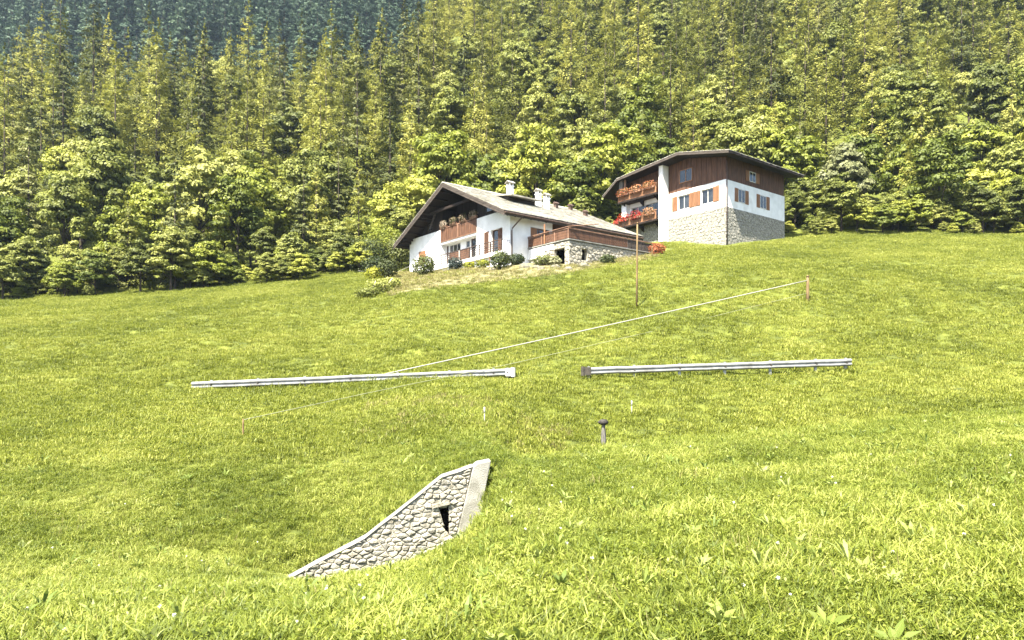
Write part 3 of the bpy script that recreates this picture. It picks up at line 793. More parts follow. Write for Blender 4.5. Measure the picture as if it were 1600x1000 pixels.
# ------------------------------------------------------------------ terrace of the chalet (stone base, timber parapet)
tb = MB()
panel_boxes(tb, 0.02, 5.0, -3, 0.95, [(3.24, 4.5, -3, 0.48)], lambda a,b,c,d: tb.box(a,b,1.98,2.28,c,d))
panel_boxes(tb, 2.28, 13.0, -3, 0.95, [(3.35, 3.95, -0.42, 0.48)], lambda a,b,c,d: tb.box(4.70,5.0,a,b,c,d))
terr = tb.build('terrace_wall', M['mortar'], chalet)
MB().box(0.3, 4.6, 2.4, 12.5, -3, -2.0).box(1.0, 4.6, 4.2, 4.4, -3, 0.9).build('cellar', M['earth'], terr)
MB().box(0.02, 4.98, 1.99, 13.0, 0.952, 1.04).build('terrace_floor', M['concrete'], terr)
rngs = random.Random(9); Vv = []; Fv = []
for O, ex, nrm, outline, holes in (
    (Vector((0,1.98,0)), Vector((1,0,0)), Vector((0,-1,0)), [(2.1,-2.2),(5.06,-2.2),(5.06,0.95),(2.1,0.95)], [[(3.24,-3),(4.5,-3),(4.5,0.48),(3.24,0.48)]]),
    (Vector((5.0,0,0)), Vector((0,1,0)), Vector((1,0,0)), [(1.93,-2.2),(13.0,-2.2),(13.0,0.95),(1.93,0.95)], [[(3.35,-0.42),(3.95,-0.42),(3.95,0.48),(3.35,0.48)]])):
    for c in cells(outline, 0.42, 0.28, rngs, holes):
        g = stone_geo(c, O, ex, Vector((0,0,1)), nrm, rngs, 0.014, 0.03, 0.08)
        if g:
            b = len(Vv); Vv += g[0]; Fv += [tuple(i+b for i in f) for f in g[1]]
so = link('stones', mesh_data('stones', Vv, Fv, M['stone_c']), terr); tag(so, kind='stuff')
MB().box(0.0, 2.1, 1.90, 1.979, 0.1, 0.95).box(2.1, 3.2, 1.90, 1.935, 0.55, 0.95).build('plaster_band', M['plaster'], terr)
MB().box(-0.0, 5.13, 1.86, 2.02, 1.041, 1.12).box(4.95, 5.13, 2.021, 13.0, 1.041, 1.12).build('coping', M['concrete'], terr)
mb = MB()
for z in (1.18, 1.41, 1.64):
    mb.box(0.05, 5.0, 1.93, 1.97, z, z+0.215)
pf = mb.build('parapet_boards', M['wood_red'], chalet)
MB().box(0.0, 5.12, 1.88, 2.02, 1.90, 1.98).build('hand_rail', M['wood_beam'], pf)
for xq in (0.03, 1.7, 3.3, 4.93): MB().box(xq, xq+0.1, 1.9, 1.925, 1.121, 1.90).build('post', M['wood_beam'], pf)
MB().box(2.1, 2.22, 1.86, 1.925, 1.121, 2.75).build('awning_post', M['wood_orange'], pf)
mb = MB()
for z in (1.18, 1.41, 1.64):
    mb.box(5.03, 5.07, 1.98, 8.6, z, z+0.215)
ps = mb.build('parapet_boards', M['wood_red'], chalet)
MB().box(4.98, 5.12, 2.021, 13.0, 1.90, 1.98).build('hand_rail', M['wood_beam'], ps)
mb = MB()
for k in range(30):
    yq = 8.65 + k * 0.14; mb.box(5.03, 5.06 + 0.01*(k % 3), yq, yq+0.12, 1.13, 1.86)
mb.build('parapet_screen', M['wood_grey'], ps)

# ------------------------------------------------------------------ second house, up to the right
H2 = at(973, 352, 76.0)
C2 = Vector((H2.x, H2.y, 14.0))
house2 = empty('farmhouse', C2, -TH)
tag(house2, 'tall timber and stone farmhouse with flower balconies at the upper right', 'house')
# local frame: x grows to the right and nearer (along the front), y goes away
base = -3.0
Z1, Z2 = 2.6, 5.15
front_wall('stone_wall', 0, 13, base, Z1, [], M['stone_b'], house2, 0, 0.5)
MB().box(0, 0.5, 0.5, 10, base, Z1).build('stone_wall', M['stone_b'], house2)
MB().box(12.5, 13, 0.5, 10, base, Z1).build('stone_wall', M['stone_b'], house2)
MB().box(0.5, 12.5, 9.5, 10, base, Z1).build('stone_wall', M['stone_b'], house2)
rngs = random.Random(21)
for O, ex, nrm, wd in ((Vector((0,0,0)), Vector((1,0,0)), Vector((0,-1,0)), 13.05), (Vector((13.0,0,0)), Vector((0,1,0)), Vector((1,0,0)), 10.0)):
    Vv = []; Fv = []
    for c in cells([(0,-2.6),(wd,-2.6),(wd,Z1),(0,Z1)], 0.45, 0.3, rngs):
        g = stone_geo(c, O, ex, Vector((0,0,1)), nrm, rngs, 0.010, 0.015, 0.05)
        if g:
            b = len(Vv); Vv += g[0]; Fv += [tuple(i+b for i in f) for f in g[1]]
    tag(link('stones', mesh_data('stones', Vv, Fv, M['stone_b']), house2), kind='stuff')
front_wall('plaster_wall', 0, 13, Z1, Z2, [(1.2, 4.9, Z1+0.2, 4.75), (7.4, 8.8, 3.3, 4.7), (10.2, 11.6, 3.3, 4.7)], M['plaster'], house2, 0.02, 0.4)
MB().box(0, 0.4, 0.4, 10, Z1, Z2).build('plaster_wall', M['plaster'], house2)
MB().box(12.6, 13, 0.4, 10, Z1, Z2).build('plaster_wall', M['plaster'], house2)
window_front(house2, 1.2, 4.9, Z1+0.2, 4.75, 0.2, mull=3)
window_front(house2, 7.4, 8.8, 3.3, 4.7, 0.2, mull=1)
window_front(house2, 10.2, 11.6, 3.3, 4.7, 0.2, mull=1)
for xa in (6.72, 8.83, 9.52, 11.63): shutter(house2, xa, xa+0.65, -0.04, 0.012, 3.28, 4.72, M['wood_orange'])
pr = [(-1.5,6.15),(0.6,7.55),(6.4,8.05),(8.6,8.25),(14.4,7.0)]
def r2(x):   # roof underside profile along the front
    return float(np.interp(x, [q[0] for q in pr], [q[1] for q in pr]))
mb = MB(); x = 0.02; k = 0
while x < 12.95:
    x2 = x + 0.2
    mb.box(x, x2-0.01, 0.08 - 0.012*(k % 3), 0.3, Z2, min(r2(x), r2(x2)) - 0.02)
    x = x2; k += 1
mb.build('timber_front', M['wood_red'], house2)
for nm, xa, xb in (('timber_side', 0.04, 0.3), ('timber_side', 12.7, 12.97)):
    mb = MB()
    for k in range(48): mb.box(xa + 0.012*(k % 3), xb + 0.008*(k % 2), 0.32 + k*0.2, 0.51 + k*0.2, Z2, r2(xa) - 0.05)
    mb.build(nm, M['wood_red'], house2)
MB().box(0.45, 0.95, -1.05, -0.7, 5.3, r2(0.6)).build('pillar', M['post_grey'], house2)
MB().box(1.15, 1.3, -1.0, -0.85, 5.3, r2(1.2)).build('pillar', M['wood_beam'], house2)
MB().box(0.35, 1.0, -0.55, 0.0, Z1, 5.1).build('pillar', M['plaster'], house2)
MB().box(5.75, 6.25, -0.9, 0.0, base, r2(5.7)-0.05).build('chimney_breast', M['plaster'], house2)
MB().box(3.6, 5.4, 0.0, 0.055, 5.5, 6.9).build('orange_panel', M['wood_orange'], house2)
window_front(house2, 1.6, 3.2, 5.9, 7.0, 0.02, mull=1, fr=M['wood_dark'])
window_front(house2, 7.6, 9.2, 5.9, 7.2, 0.02, mull=1, fr=M['wood_orange'])
# side windows towards the right
for ya, za, zb in ((2.0, 3.3, 4.6), (5.6, 3.3, 4.6), (3.8, 5.6, 6.6)):
    wq = MB().box(12.985, 13.02, ya, ya+1.1, za, za+0.08).box(12.985, 13.02, ya, ya+1.1, zb-0.08, zb).box(12.985, 13.02, ya, ya+0.08, za+0.08, zb-0.08).box(12.985, 13.02, ya+1.02, ya+1.1, za+0.08, zb-0.08).box(12.985, 13.02, ya+0.51, ya+0.59, za+0.08, zb-0.08).build('window', M['frame_white'], house2)
    MB().box(12.99, 13.008, ya+0.08, ya+0.51, za+0.08, zb-0.08).build('pane', M['glass'], wq); MB().box(12.99, 13.008, ya+0.59, ya+1.02, za+0.08, zb-0.08).build('pane', M['glass'], wq)
    for yb in (ya-0.58, ya+1.13): shutter(house2, 13.0, 13.03, yb, yb+0.55, za, zb, M['wood_orange'], 'y')
MB().tube([(13.06,0.12,6.9),(13.06,0.12,-1.5)], 0.05, 8).build('downpipe', M['copper'], house2, True)
# balconies
for z, y0, xa, xb in ((2.68, -1.1, 0.3, 5.6), (5.36, -1.1, 0.3, 5.6)):
    bl = MB().box(xa, xb, y0, -0.06, z-0.18, z).build('balcony', M['wood_dark'], house2)
    mb = MB()
    for k in range(int((xb-xa)/0.17)): mb.box(xa+0.02+k*0.17, xa+0.15+k*0.17, y0+0.02, y0+0.06, z+0.002, z+0.85)
    mb.build('balustrade', M['wood_orange'], bl)
    MB().box(xa-0.02, xb+0.02, y0-0.02, y0+0.1, z+0.86, z+0.94).build('hand_rail', M['wood_beam'], bl)
    for xq in (xa+0.5, (xa+xb)/2, xb-0.5): MB().prism([(xq,-0.06,z-0.19),(xq,-1.0,z-0.19),(xq,-0.06,z-0.8)], (0.12,0,0)).build('bracket', M['wood_dark'], bl)
bl = MB().box(-1.1, -0.06, -0.2, 5.0, 2.5, 2.68).build('balcony', M['wood_dark'], house2)
mb = MB()
for k in range(28): mb.box(-1.08, -1.04, -0.15+k*0.18, -0.02+k*0.18, 2.682, 3.55)
mb.build('balustrade', M['wood_red'], bl)
# roof (broken pitch on the left) with thick edge
mb = MB()
for (xa, za), (xb, zb) in zip(pr, pr[1:]):
    mb.prism([(xa,-1.5,za),(xb-0.001,-1.5,zb),(xb-0.001,-1.5,zb+0.2),(xa,-1.5,za+0.2)][::-1], (0,12.8,0))
rf2 = mb.build('roof', M['wood_dark'], house2)
Vv = []; Fv = []
for (xa, za), (xb, zb) in zip(pr, pr[1:]):
    up = zb > za
    L = abs(xb-xa); sl = abs(zb-za)/L
    v, f = shingle_mesh(L, -1.56, 11.35, -1 if up else 1, xa if up else xb, (za if up else zb)+0.2, sl, max(4, int(L/0.3)), 0.45, random.Random(int(L*10)))
    b = len(Vv); Vv += v; Fv += [tuple(i+b for i in q) for q in f]
tag(link('shingles', mesh_data('shingles', Vv, Fv, M['shingle']), rf2), kind='stuff')
for (xa, za), (xb, zb) in zip(pr, pr[1:]):
    MB().prism([(xa,-1.55,za-0.06),(xb-0.002,-1.55,zb-0.06),(xb-0.002,-1.55,zb+0.16),(xa,-1.55,za+0.16)][::-1], (0,0.045,0)).build('bargeboard', M['wood_grey'], rf2)
ch = MB().box(1.2,1.65,0.6,1.05,7.7,8.75).build('chimney', M['plaster'], rf2)
MB().box(1.12,1.73,0.52,1.13,8.751,8.83).build('chimney_cap', M['shingle'], ch)
def house2_world(x, y, z):
    c, s = math.cos(-TH), math.sin(-TH)
    return Vector((C2.x + x*c - y*s, C2.y + x*s + y*c, C2.z + z))

# ------------------------------------------------------------------ flower boxes, each a thing of its own
def foliage_blob(n, rx, ry, rz, leaf, seed, c=(0,0,0), lump=5, up=0.3):
    rng = np.random.default_rng(seed)
    d = sphere_dirs(n, rng)
    q = 1 + 0.13*np.sin(lump*d[:,0]+seed) * np.cos(lump*d[:,1]-seed) + 0.10*np.sin(2.3*lump*d[:,2]+2*seed)
    P = d * (rng.uniform(0.72, 1.06, n) * q)[:, None] * np.array([rx, ry, rz]) + np.array(c)
    return quads(P, d + rng.normal(size=d.shape)*0.5 + np.array([0,0,up]), rng.uniform(0.6,1.35,n)*leaf, 0.7, rng)
def flower_box(pos, rz, length, label, flower, group, seed, hgt=0.42, box=True):
    r = empty('flower_box', pos, rz)
    if box:
        mb = MB(); l = length/2
        mb.prism([(-l,-0.09,0),(-l,0.09,0),(-l,0.12,0.18),(-l,-0.12,0.18)], (length,0,0)); mb.build('planter', M['wood_beam'], r)
    v = foliage_blob(150, length*0.52, 0.20, hgt*0.5, 0.13, seed, (0,0,0.18+hgt*0.35))
    link('leaves', mesh_data('leaves', v, quad_faces(len(v)//4), M['shrub_dark']), r)
    v = foliage_blob(300, length*0.56, 0.27, hgt*0.62, 0.12, seed+50, (0,-0.05,0.12+hgt*0.34))
    link('flowers', mesh_data('flowers', v, quad_faces(len(v)//4), M[flower]), r)
    tag(r, label, 'flower box', group)
ordn = ['leftmost', 'second from the left', 'third from the left', 'rightmost']
for k in range(4):
    x = -10.1 + k * 1.62
    flower_box(chalet_world(x, -0.02, 4.33), -TH, 1.0, f'pale flower box on the chalet balcony rail, {ordn[k]} of four', 'flower_pale', 'flower boxes on the chalet balcony', 60+k, 0.6)
nm3 = ['left', 'middle', 'right']
for k in range(3):
    flower_box(house2_world(1.15 + k*1.75, -1.24, 5.85), -TH, 1.55, f'orange flower box on the upper farmhouse balcony, {nm3[k]} of three', 'flower_orange', 'flower boxes on the upper farmhouse balcony', 70+k, 0.7)
    flower_box(house2_world(1.15 + k*1.75, -1.24, 3.15), -TH, 1.5, f'red geranium box on the lower farmhouse balcony, {nm3[k]} of three', 'flower_red' if k < 2 else 'flower_orange', 'flower boxes on the lower farmhouse balcony', 80+k, 0.75)
for k in range(2):
    flower_box(house2_world(-1.24, 0.8 + k*1.9, 3.15), -TH+math.pi/2, 1.7, ['near', 'far'][k] + ' red flower box on the left side balcony of the farmhouse', 'flower_red', 'flower boxes on the side balcony', 90+k, 0.8)

# ------------------------------------------------------------------ stone wing wall in the foreground
WK = 0.12                                   # the wall runs a little nearer to the left
W0 = at(740, 600, 13.8)
def wall_pt(px, py):
    u = (px - 800) / F
    Y = (W0.y - WK * W0.x) / (1 - WK * u)
    return at(px, py, Y)
wdir = Vector((1, WK, 0)).normalized(); wn_ = Vector((wdir.y, -wdir.x, 0))
WO = wall_pt(740, 850)
wall_root = empty('stone_wall', WO, math.atan2(wdir.y, wdir.x))
tag(wall_root, 'low sloping dry stone wall with a pale concrete end in the foreground meadow', 'wall')
def wl(px, py):
    p = wall_pt(px, py) - WO
    return (p.dot(wdir), p.z)
outline = [wl(400, 960), wl(684.5, 960), wl(738.5, 729), wl(690, 746), wl(410, 925)]
hole = [wl(686, 794), wl(692, 816), wl(701.5, 836), wl(701, 793)]
if parea(hole) < 0: hole = hole[::-1]
rngw = random.Random(5)
cl = cells(outline, 0.16, 0.092, rngw, [hole], tilt=-0.0, jit=0.47)
EX, EZ, NR = Vector((1,0,0)), Vector((0,0,1)), Vector((0,-1,0))
def under(cell, a, b):
    d = (b[0]-a[0], b[1]-a[1]); nn = (-d[1], d[0])
    return clip(cell, nn, nn[0]*a[0] + nn[1]*a[1])
kx = wl(570, 841)
cl = [under(c, wl(410, 925), kx) if sum(p[0] for p in c)/len(c) < kx[0] else under(c, kx, wl(690, 746)) for c in cl]
cl = [c for c in cl if len(c) > 2 and abs(parea(c)) > 0.002]
mv = []; mf = []
mats3 = [M['stone'], M['stone_b'], M['stone_c']]
for c in cl:
    if parea(c) < 0: c = c[::-1]
    b = len(mv); mv += [(p[0], -0.010, p[1]) for p in c]; mf.append(tuple(range(b, b+len(c))))
    g = stone_geo(c, Vector((0,0,0)), EX, EZ, NR, rngw, 0.005, 0.018, 0.052, 0.06)
    if g: link('stone', mesh_data('stone', g[0], g[1], mats3[rngw.choice([0,0,1,2])]), wall_root)
link('mortar_bed', mesh_data('mortar_bed', mv, mf, M['mortar']), wall_root)
# dark drain behind the opening
hx0 = min(p[0] for p in hole)-0.02; hx1 = max(p[0] for p in hole)+0.02; hz0 = min(p[1] for p in hole)-0.02; hz1 = max(p[1] for p in hole)+0.02
mb = MB(); mb.add([(hx0,0.04,hz0),(hx1,0.04,hz0),(hx1,0.04,hz1),(hx0,0.04,hz1),(hx0,0.30,hz0),(hx1,0.30,hz0),(hx1,0.30,hz1),(hx0,0.30,hz1)], [(4,5,6,7),(0,1,5,4),(1,2,6,5),(2,3,7,6),(3,0,4,7)])
mb.build('drain', M['earth'], wall_root)
a = wl(676, 793); b = wl(703, 787)
MB().prism([(a[0],-0.075,a[1]-0.005),(b[0],-0.075,b[1]),(b[0]-0.01,-0.07,b[1]+0.075),(a[0]+0.03,-0.07,a[1]+0.06)], (0,0.1,0)).build('lintel', M['stone'], wall_root)
# coping along the sloping top, concrete end strip
def strip(name, pts, th, y0, y1, mat, jitter=0.004):
    mb = MB(); n = 0
    P = []
    for i in range(len(pts)-1):
        for k in range(8):
            t = k/8; P.append((pts[i][0]+(pts[i+1][0]-pts[i][0])*t, pts[i][1]+(pts[i+1][1]-pts[i][1])*t))
    P.append(pts[-1]); rr = random.Random(2); V = []; Fc = []
    for p in P:
        j = rr.uniform(-jitter, jitter)
        V += [(p[0], y0+j, p[1]+j), (p[0], y0+0.02+j, p[1]+th+j), (p[0], y1, p[1]+th+j), (p[0], y1, p[1])]
    for i in range(len(P)-1):
        for q in range(4): Fc.append((i*4+q, i*4+(q+1) % 4, i*4+4+(q+1) % 4, i*4+4+q))
    Fc += [(0,1,2,3), tuple(len(V)-4+q for q in (3,2,1,0))]
    mb.add(V, Fc); return mb.build(name, mat, wall_root)
strip('coping', [wl(410, 925), wl(570, 841), wl(690, 746), wl(738, 729)], 0.022, -0.05, 0.30, M['concrete'], 0.006)
cs = [wl(712, 842), wl(739, 729), wl(746, 723), wl(767, 719), wl(757, 770), wl(742, 880), wl(704, 880)]
if parea(cs) < 0: cs = cs[::-1]
mb = MB(); mb.prism([(p[0], -0.09, p[1]) for p in cs][::-1], (0, 0.45, 0))
co = mb.build('concrete_edge', M['concrete'], wall_root)
bv = co.modifiers.new('bevel', 'BEVEL'); bv.width = 0.02; bv.segments = 3

# ------------------------------------------------------------------ guard rails
def guard_rail(name, p0, p1, posts, label, endmat, flip=False):
    d = (p1 - p0); L = d.length; rz = math.atan2(d.y, d.x); tilt = math.atan2(d.z, math.hypot(d.x, d.y))
    r = empty(name, p0, rz); tag(r, label, 'guardrail', 'guardrails across the hillside')
    prof = [(0.0,-0.155),(-0.05,-0.12),(-0.085,-0.10),(-0.085,-0.055),(-0.02,-0.02),(-0.02,0.02),(-0.085,0.055),(-0.085,0.10),(-0.05,0.12),(0.0,0.155)]
    n = 24; V = []; Fc = []; st = math.tan(tilt); rr = random.Random(len(label))
    hz = 0.52
    for i in range(n+1):
        x = L*math.cos(tilt)*i/n; j = rr.uniform(-.008,.008)
        for y, z in prof: V.append((x, y, hz + z + x*st + j))
        for y, z in prof: V.append((x, y+0.006, hz + z + x*st + j))
    m = len(prof)
    for i in range(n):
        for k in range(m-1):
            a = i*2*m+k; Fc.append((a, a+2*m, a+2*m+1, a+1)); b = a+m; Fc.append((b, b+1, b+2*m+1, b+2*m))
    link('beam', mesh_data('beam', V, Fc, M['zinc'], False), r)
    for x in posts:
        xx = x
        mb = MB().box(xx-0.05, xx+0.05, 0.02, 0.06, -0.6+xx*st, 0.72+xx*st).box(xx-0.05, xx-0.035, 0.06, 0.13, -0.6+xx*st, 0.70+xx*st)
        po = mb.build('post', M['zinc'], r)
        MB().box(xx-0.03, xx+0.03, -0.10, 0.018, hz-0.03+xx*st, hz+0.03+xx*st).build('bolt', M['rust'], po)
    xe = L*math.cos(tilt) if not flip else 0.0
    e = MB(); s_ = 1 if not flip else -1
    e.tube([(xe+s_*0.02,-0.02,hz+xe*st-0.2),(xe+s_*0.02,-0.02,hz+xe*st+0.2)], 0.10, 10)
    e.box(min(xe-s_*0.3, xe), max(xe-s_*0.3, xe), -0.095, -0.088, hz+xe*st-0.17, hz+xe*st+0.17)
    e.build('end_cap', endmat, r)
    return r
GL0 = at(300, 605.5, 30.0); GL1 = at(801, 583.5, 30.0)
g0 = Vector((GL0.x, 30.0, GL0.z)); 
pL = [((p-300)/1100*30.0) for p in (330, 403, 476, 548, 621, 702, 771, 793)]
z0 = (HOR-602.5)/F*30 - 0.52; z1 = (HOR-581.5)/F*30 - 0.52
guard_rail('guardrail', Vector((GL0.x,30,z0)), Vector((GL1.x,30,z1)), pL, 'galvanised guardrail with a pale rounded end, left of the gap', M['frame_white'])
GR0 = at(912, 578, 30.0); GR1 = at(1330, 562, 30.0)
z0 = (HOR-580)/F*30 - 0.52; z1 = (HOR-566)/F*30 - 0.52
pR = [((p-912)/1100*30.0) for p in (920, 991, 1062, 1133, 1204, 1275, 1322)]
guard_rail('guardrail', Vector((GR0.x,30,z0)), Vector((GR1.x,30,z1)), pR, 'galvanised guardrail with a dark end cap, right of the gap', M['rust'], True)

# ------------------------------------------------------------------ cables, poles, posts
def cable(name, pts, rad, mat, label, cat='cable', sag=0.0):
    P = []
    for i in range(len(pts)-1):
        n = 14
        for k in range(n + (i == len(pts)-2)):
            t = k/n; p = Vector(pts[i]).lerp(Vector(pts[i+1]), t); p.z -= sag*4*t*(1-t); P.append(p)
    o0 = P[0]
    o = MB().tube([p - o0 for p in P], rad, 6).build(name, mat, None, True, o0)
    tag(o, label, cat)
    return o
def pole(name, x, y, zt, rad, mat, label, lean=0.0, cat='pole', collar=True):
    zb = gz(x, y) - 0.5
    r = empty(name, (x, y, zb + 0.5)); h = zt - zb - 0.5
    MB().tube([(0,0,-0.5),(lean*0.3,0,h*0.35),(lean*0.7,0,h*0.7),(lean,0,h)], [rad*1.15,rad*1.05,rad*0.95,rad*0.8], 8).build('shaft', mat, r, True)
    if collar:
        MB().tube([(lean,-0.02,h-0.02),(lean,0,h+0.05)], [rad*1.1, rad*0.6], 8).build('top_cap', mat, r, True)
    tag(r, label, cat); return r
pp = at(995, 490, 39.0)
pole('utility_pole', pp.x, 39.0, (HOR-349)/F*39.0, 0.05, M['wood_pole'], 'tall thin wooden pole standing on the slope before the terrace', 0.03)
ap = at(1262, 440, 40.0)
pole('cable_post', ap.x, 40.0, (HOR-432)/F*40, 0.09, M['wood_pole'], 'wooden anchor post of the white cable at the right', 0.0)
cable('cable', [at(603, 584, 30.2), at(1262, 438, 40.0)], 0.026, M['cable'], 'thick white cable strung across the slope above the guardrails', sag=0.03)
ap2 = at(360, 655, 22.0)
cable('thin_cable', [at(380, 656, 21.5), at(570, 615, 26.0), at(800, 568, 31.0), at(1031, 515, 35.5), at(1262, 458, 40.0)], 0.011, M['wire'], 'thin pale wire running up the slope below the white cable')
pole('wire_stake', at(380,656,21.5).x, 21.5, at(380,656,21.5).z + 0.03, 0.03, M['wood_pole'], 'short wooden stake holding the thin wire at the left', 0.0, 'stake', False)
cable('house_wire', [chalet_world(-18.5+0.0, -0.6, 1.1), chalet_world(-12.6,-0.8,1.5)], 0.02, M['cable'], 'pale wire from the left bushes to the chalet railing')
hw = at(560, 423, 70.0)
cable('house_wire', [hw, chalet_world(-18.5, -0.6, 1.1)], 0.02, M['cable'], 'pale wire sagging among the bushes left of the chalet', sag=0.1)
cable('awning_cable', [chalet_world(0.1, 1.80, 2.0), chalet_world(5.05, 1.85, 2.05), at(935, 350, 56.0)], 0.035, M['wood_beam'], 'slanting pale pole rising over the terrace rail', 'pole')
def stake(px, pt, pb, Y, rad, label, tipmat, lean=0.0):
    x = (px-800)/F*Y; zt = (HOR-pt)/F*Y
    g = gz(x, Y); r = empty('stake', (x, Y, g)); h = zt - g
    MB().tube([(0,0,-0.3),(0,0,h*0.6)], [rad, rad], 6).build('shaft', M['wire'], r, True)
    MB().tube([(0,0,h*0.6),(0,0,h)], [rad*1.1, rad*1.1], 6).build('tip', tipmat, r, True)
    tag(r, label, 'stake', 'thin stakes in the meadow')
stake(757, 636, 668, 20.5, 0.02, 'thin pale stake standing in the meadow below the left guardrail end', M['frame_white'])
stake(987, 626, 652, 26.5, 0.022, 'short white-tipped stake in the meadow below the right guardrail', M['frame_white'])
# capped post on the crest
xq = (943-800)/F*20.0; pz = gz(xq, 20.0)
r = empty('capped_post', (xq, 20.0, pz)); hh = (HOR-655)/F*20.0 - pz
MB().lathe([(0.055,-0.3),(0.06,0.1),(0.075,hh*0.35),(0.07,hh*0.5),(0.048,hh*0.78),(0.05,hh*0.84)], 12).build('shaft', M['post_grey'], r, True)
cp = MB().lathe([(0.03,hh*0.80),(0.08,hh*0.82),(0.125,hh*0.86),(0.135,hh*0.90),(0.12,hh*0.96),(0.10,hh*0.985),(0.03,hh*1.0)], 14).build('cap', M['cap_dark'], r, True)
MB().tube([(-0.11,-0.04,hh*0.87),(-0.15,-0.05,hh*0.93)], [0.035,0.03], 8).build('knob', M['cap_dark'], cp, True)
tag(r, 'weathered grey post with a dark round cap on the meadow crest', 'post')

# ------------------------------------------------------------------ shrubs and plants by the chalet
def shrub(name, px, pyb, Y, rx, h, mat, label, n=900, leaf=0.16, seed=1, cat='shrub', lump=5, stem=True, onground=True):
    x = (px-800)/F*Y
    z = gz(x, Y) if onground else (HOR-pyb)/F*Y
    r = empty(name, (x, Y, z))
    v = foliage_blob(n, rx, rx*0.9, h*0.52, leaf, seed, (0,0,h*0.52), lump)
    v2 = foliage_blob(n//3, rx*0.7, rx*0.6, h*0.36, leaf, seed+7, (rx*0.25,0,h*0.62), lump)
    v = np.concatenate([v, v2])
    link('crown', mesh_data('crown', v, quad_faces(len(v)//4), M[mat]), r)
    mb = MB(); rr = random.Random(seed)
    for k in range(5):
        a = rr.uniform(0, 6.28); mb.tube([(0,0,-0.25),(math.cos(a)*rx*0.2,math.sin(a)*rx*0.2,h*0.3),(math.cos(a)*rx*0.5,math.sin(a)*rx*0.5,h*0.65)], [0.05,0.035,0.015], 5)
    mb.build('stems', M['bark'], r, True)
    tag(r, label, cat, 'shrubs below the chalet'); return r
shrub('shrub', 662, 440, 60.5, 1.0, 1.65, 'shrub_dark', 'dark green rounded shrub below the left window of the chalet', 1300, 0.15, 1)
shrub('shrub', 711, 430, 59.8, 0.68, 1.05, 'shrub_blue', 'small blue-grey rounded shrub below the balcony', 800, 0.13, 2)
shrub('shrub', 733, 419, 59.5, 0.50, 0.62, 'shrub_lime', 'small yellow-green shrub right of the blue-grey shrub', 500, 0.13, 3)
shrub('shrub', 754, 416, 58.2, 0.58, 0.66, 'shrub_lime', 'yellow-green low shrub below the railing, left of the dark round shrub', 500, 0.13, 4)
shrub('shrub', 781, 419, 55.5, 0.78, 1.42, 'shrub_dark', 'dark round shrub at the front corner of the chalet', 1200, 0.14, 5)
shrub('shrub', 806, 410, 56.3, 0.75, 0.85, 'shrub_dark', 'low green shrub beside the downpipe of the chalet', 800, 0.13, 6)
shrub('shrub', 848, 408, 55.2, 0.9, 0.75, 'shrub_dark', 'low spreading shrub under the white terrace edge', 800, 0.13, 8)
shrub('shrub', 866, 409, 54.8, 0.55, 0.72, 'silver', 'pale shrub beside the dark cellar opening', 500, 0.13, 9)
shrub('shrub', 949, 409, 55.4, 0.62, 0.72, 'shrub_dark', 'small green shrub against the stone terrace wall', 600, 0.13, 10)
shrub('shrub', 1027, 392, 60.0, 0.7, 0.95, 'flower_orange', 'orange flowering shrub beside the terrace end', 500, 0.14, 12)
shrub('shrub', 606, 446, 62.0, 0.95, 1.7, 'spruce', 'very dark shrub on the bank left of the chalet', 1100, 0.15, 13)
shrub('shrub', 586, 445, 63.0, 0.9, 1.1, 'shrub_lime', 'bright yellow-green shrub on the left bank', 800, 0.15, 14)
shrub('shrub', 592, 475, 50.0, 0.95, 1.2, 'broad_olive', 'loose green shrub at the lower left meadow edge', 700, 0.15, 15)
shrub('shrub', 610, 466, 52.0, 0.8, 0.9, 'broad_olive', 'olive shrub beside the leaning dead sticks', 700, 0.15, 16)
shrub('shrub', 575, 480, 49.0, 0.9, 0.7, 'broad_olive', 'low olive shrub at the meadow edge below the forest', 700, 0.15, 17)
shrub('shrub', 625, 400, 74.0, 2.0, 3.4, 'shrub_dark', 'tall dark bush under the left eave of the chalet', 2200, 0.2, 18)
shrub('shrub', 598, 400, 74.5, 2.3, 4.4, 'broad', 'tall green bush left of the chalet eave', 2400, 0.2, 19)
shrub('shrub', 575, 400, 73.0, 2.1, 3.4, 'shrub_dark', 'dark green bush at the forest foot left of the chalet', 2000, 0.2, 20)
shrub('shrub', 585, 430, 67.0, 1.3, 1.7, 'shrub_dark', 'dark bush on the bank under the pale wire', 1200, 0.17, 21)
for (px, py, Y, dx, L, lb) in ((583, 476, 50.5, 0.35, 1.2, 'pale dead stick leaning at the left meadow edge'), (597, 474, 51.0, 0.9, 1.3, 'longer pale dead stick slanting over the bank shrubs')):
    x = (px-800)/F*Y; o = MB().tube([(0,0,-0.1),(dx*0.5,0,L*0.55),(dx,0,L)], [0.045,0.04,0.025], 6).build('dead_stick', M['deadwood'], None, True, (x, Y-0.9, gz(x, Y-0.9)))
    tag(o, lb, 'stick')
fp = at(1019, 400, 58.5)
pole('fence_post', fp.x, 58.5, (HOR-383)/F*58.5, 0.04, M['wood_pole'], 'short wooden fence post at the right end of the terrace wall', 0.0, 'post')
